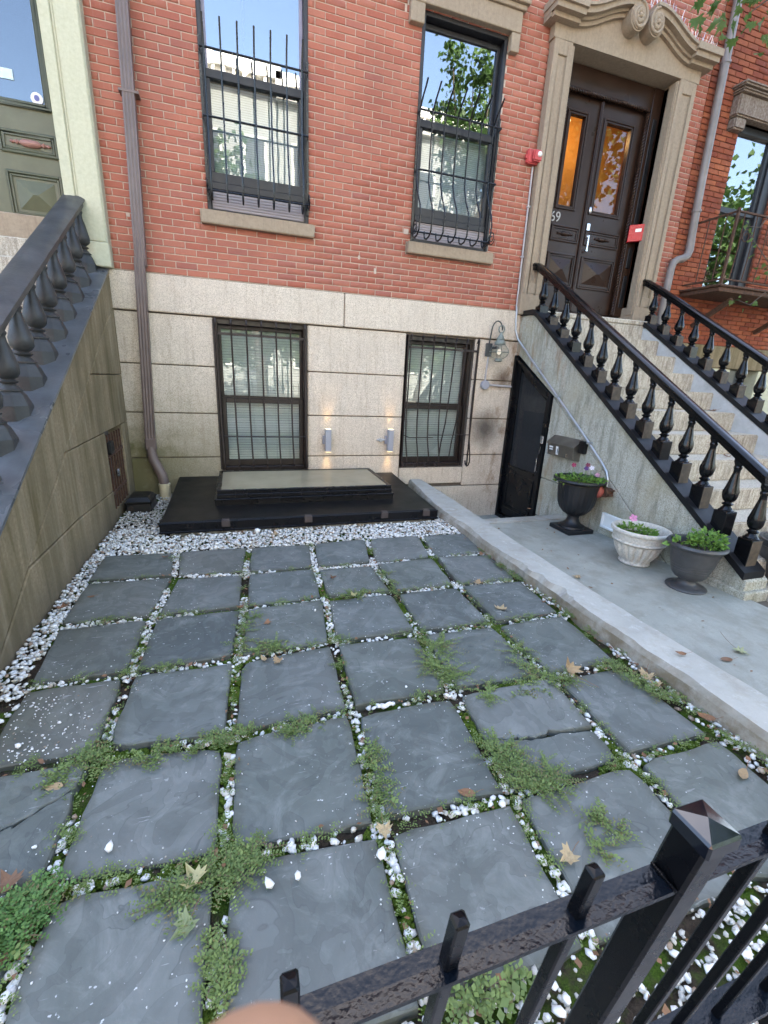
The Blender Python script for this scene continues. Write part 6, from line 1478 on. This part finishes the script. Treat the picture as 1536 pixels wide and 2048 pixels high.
tree('dark tree reflected in the right upper window', (11.2, -13.2, -.09), 13.0, 1.9, 11.2, 3, 'treeleaf', 6000, .17)
tree('tree reflected in the right neighbour window', (17.5, -7.4, -.09), 10, 3.0, 6.6, 13, 'treeleaf', 5000)
tree('tree mirrored in the left upper window', (2.6, -13.4, -.09), 9.5, 2.6, 6.6, 4, 'treeleaf_light', 5000)
tree('small tree mirrored in the basement windows', (3.0, -19.0, .0), 4.6, 2.3, 2.7, 5, 'treeleaf_light', 4500)
tree('pale green tree across the street mirrored in the right basement window', (11.6, -19.0, .0), 5.0, 2.6, 2.8, 6, 'treeleaf_light', 4500)
# the tree whose branch hangs into the upper right corner
TR = thing('street_tree', 'tree whose leafy branch hangs into the upper right corner', 'tree', (9.6, -6.4, -.09), 'street trees')
b = MB(); b.tube([(9.6, -6.4, -.1), (9.55, -6.3, 2), (9.4, -6.0, 3.8), (9.2, -5.6, 5.0)], [.22, .18, .15, .12], 12)
tips = [F(1430, -5, -2.45), F(1505, 22, -2.5), F(1535, -15, -2.5), F(1470, -50, -2.5), F(1570, 40, -2.55), F(1590, -40, -2.7)]
hub = Vector((6.6, -3.1, 4.95)); b.tube([(9.2, -5.6, 5.0), (8.2, -4.6, 5.2), hub], [.08, .05, .025], 8)
for t in tips: b.tube([hub, hub.lerp(Vector(t), .5)+Vector((0, 0, .1)), Vector(t)], [.018, .010, .004], 6)
for e in ((9.5, -7.5, 7), (10.8, -6, 6.8), (8.6, -6.8, 6.9), (9.8, -4.8, 7.2)): b.tube([(9.2, -5.6, 5.0), ((9.2+e[0])/2, (-5.6+e[1])/2, 6.2), e], [.09, .06, .02], 8)
b.build('trunk', 'bark', TR, smooth=True)
def maple_leaves(name, cents, n, spread, size, mat, parent, seed):
    q = np.random.default_rng(seed); sh = np.array(MAPLE); m = len(sh); V = []; Fc = []; rn = []
    for i in range(n):
        c = np.array(cents[q.integers(len(cents))])+q.normal(0, 1, 3)*spread; d = q.normal(0, 1, 3)+np.array([0, 0, -1.1]); d /= np.linalg.norm(d); s = np.cross(d, q.normal(0, 1, 3)); s /= np.linalg.norm(s); nn = np.cross(d, s); L = size*q.uniform(.6, 1.2); k = len(V)
        V.append(c+d*.35*L); V += [c+s*x*L+d*y*L+nn*(.25*abs(x)+.1*math.sin(6*y))*L for x, y in sh]
        for j in range(m): Fc.append((k, k+1+j, k+1+(j+1) % m)); rn.append(0)
        r = q.uniform(); rn[-m:] = [r]*m
    return np_mesh(name, V, Fc, mat, parent, rn)
maple_leaves('branch_leaves', [tuple(t) for t in tips], 75, np.array([.10, .12, .06]), .10, 'treeleaf_light', TR, 3)
leaf_cloud('crown', [(9.5, -7.5, 7.2), (10.8, -6, 7), (8.8, -6.8, 7.3), (9.8, -4.8, 7.4), (9.6, -6.2, 8.4), (11.2, -7, 7.8)], (.6, .6, .45), 4200, .2, 'treeleaf', TR, 9)
# twiggy vine on the balcony at the right edge
VN = thing('balcony_vine', 'thin twiggy vine with a few leaves hanging at the balcony on the right edge', 'plant', (8.6, -.7, 2.9))
b = MB(); vt = []
for pts in (((1560, 400), (1520, 455), (1490, 452)), ((1560, 560), (1520, 500), (1500, 470)), ((1570, 640), (1530, 585), (1500, 610), (1475, 600)), ((1570, 470), (1545, 520), (1525, 545))):
    P = [tuple(F(u, v, -.75)) for u, v in pts]; b.tube(P, [.006]*(len(P)-1)+[.003], 5); vt += P[-2:]+[tuple((np.array(P[-1])+np.array(P[-2]))/2)]
b.build('twigs', 'bark', VN, smooth=True); maple_leaves('leaves', vt, 24, np.array([.07, .06, .09]), .075, 'treeleaf_light', VN, 12)

# ================================================================== ACROSS THE STREET (seen mirrored in the windows)
def far_house(lbl, x0, x1, h, mat, y=-24):
    T = thing('row_house', lbl, 'house', ((x0+x1)/2, y, 0)); MB().box(x0, x1, y-6, y, -.1, h).build('wall', mat, T)
    b = MB(); b.box(x0-.1, x1+.1, y, y+.35, h-1.1, h-.5); b.box(x0-.2, x1+.2, y, y+.6, h-.5, h+.05); x = x0+.2
    while x < x1-.2: b.box(x, x+.14, y+.35, y+.55, h-.8, h-.5); x += .5
    b.build('cornice', 'cornice', T)
    n = int((x1-x0)/2.1)
    for i in range(n):
        for s in range(int((h-1.5)/3.2)):
            x = x0+(i+.5)*(x1-x0)/n; z = 1.6+s*3.2
            w = MB().box(x-.62, x+.62, y, y+.08, z-.12, z+2.15).build('window', 'cornice', T); MB().box(x-.5, x+.5, y+.081, y+.09, z, z+2.0).build('pane', 'farpane', w)
far_house('pale row house across the street mirrored in the left upper window', -5, 4.4, 16.4, 'palewall'); far_house('brick row house across the street mirrored in the right upper window', 4.5, 17, 16.2, 'palewall'); far_house('brick row house farther left across the street', -18, -5.1, 10.5, 'farbrick')
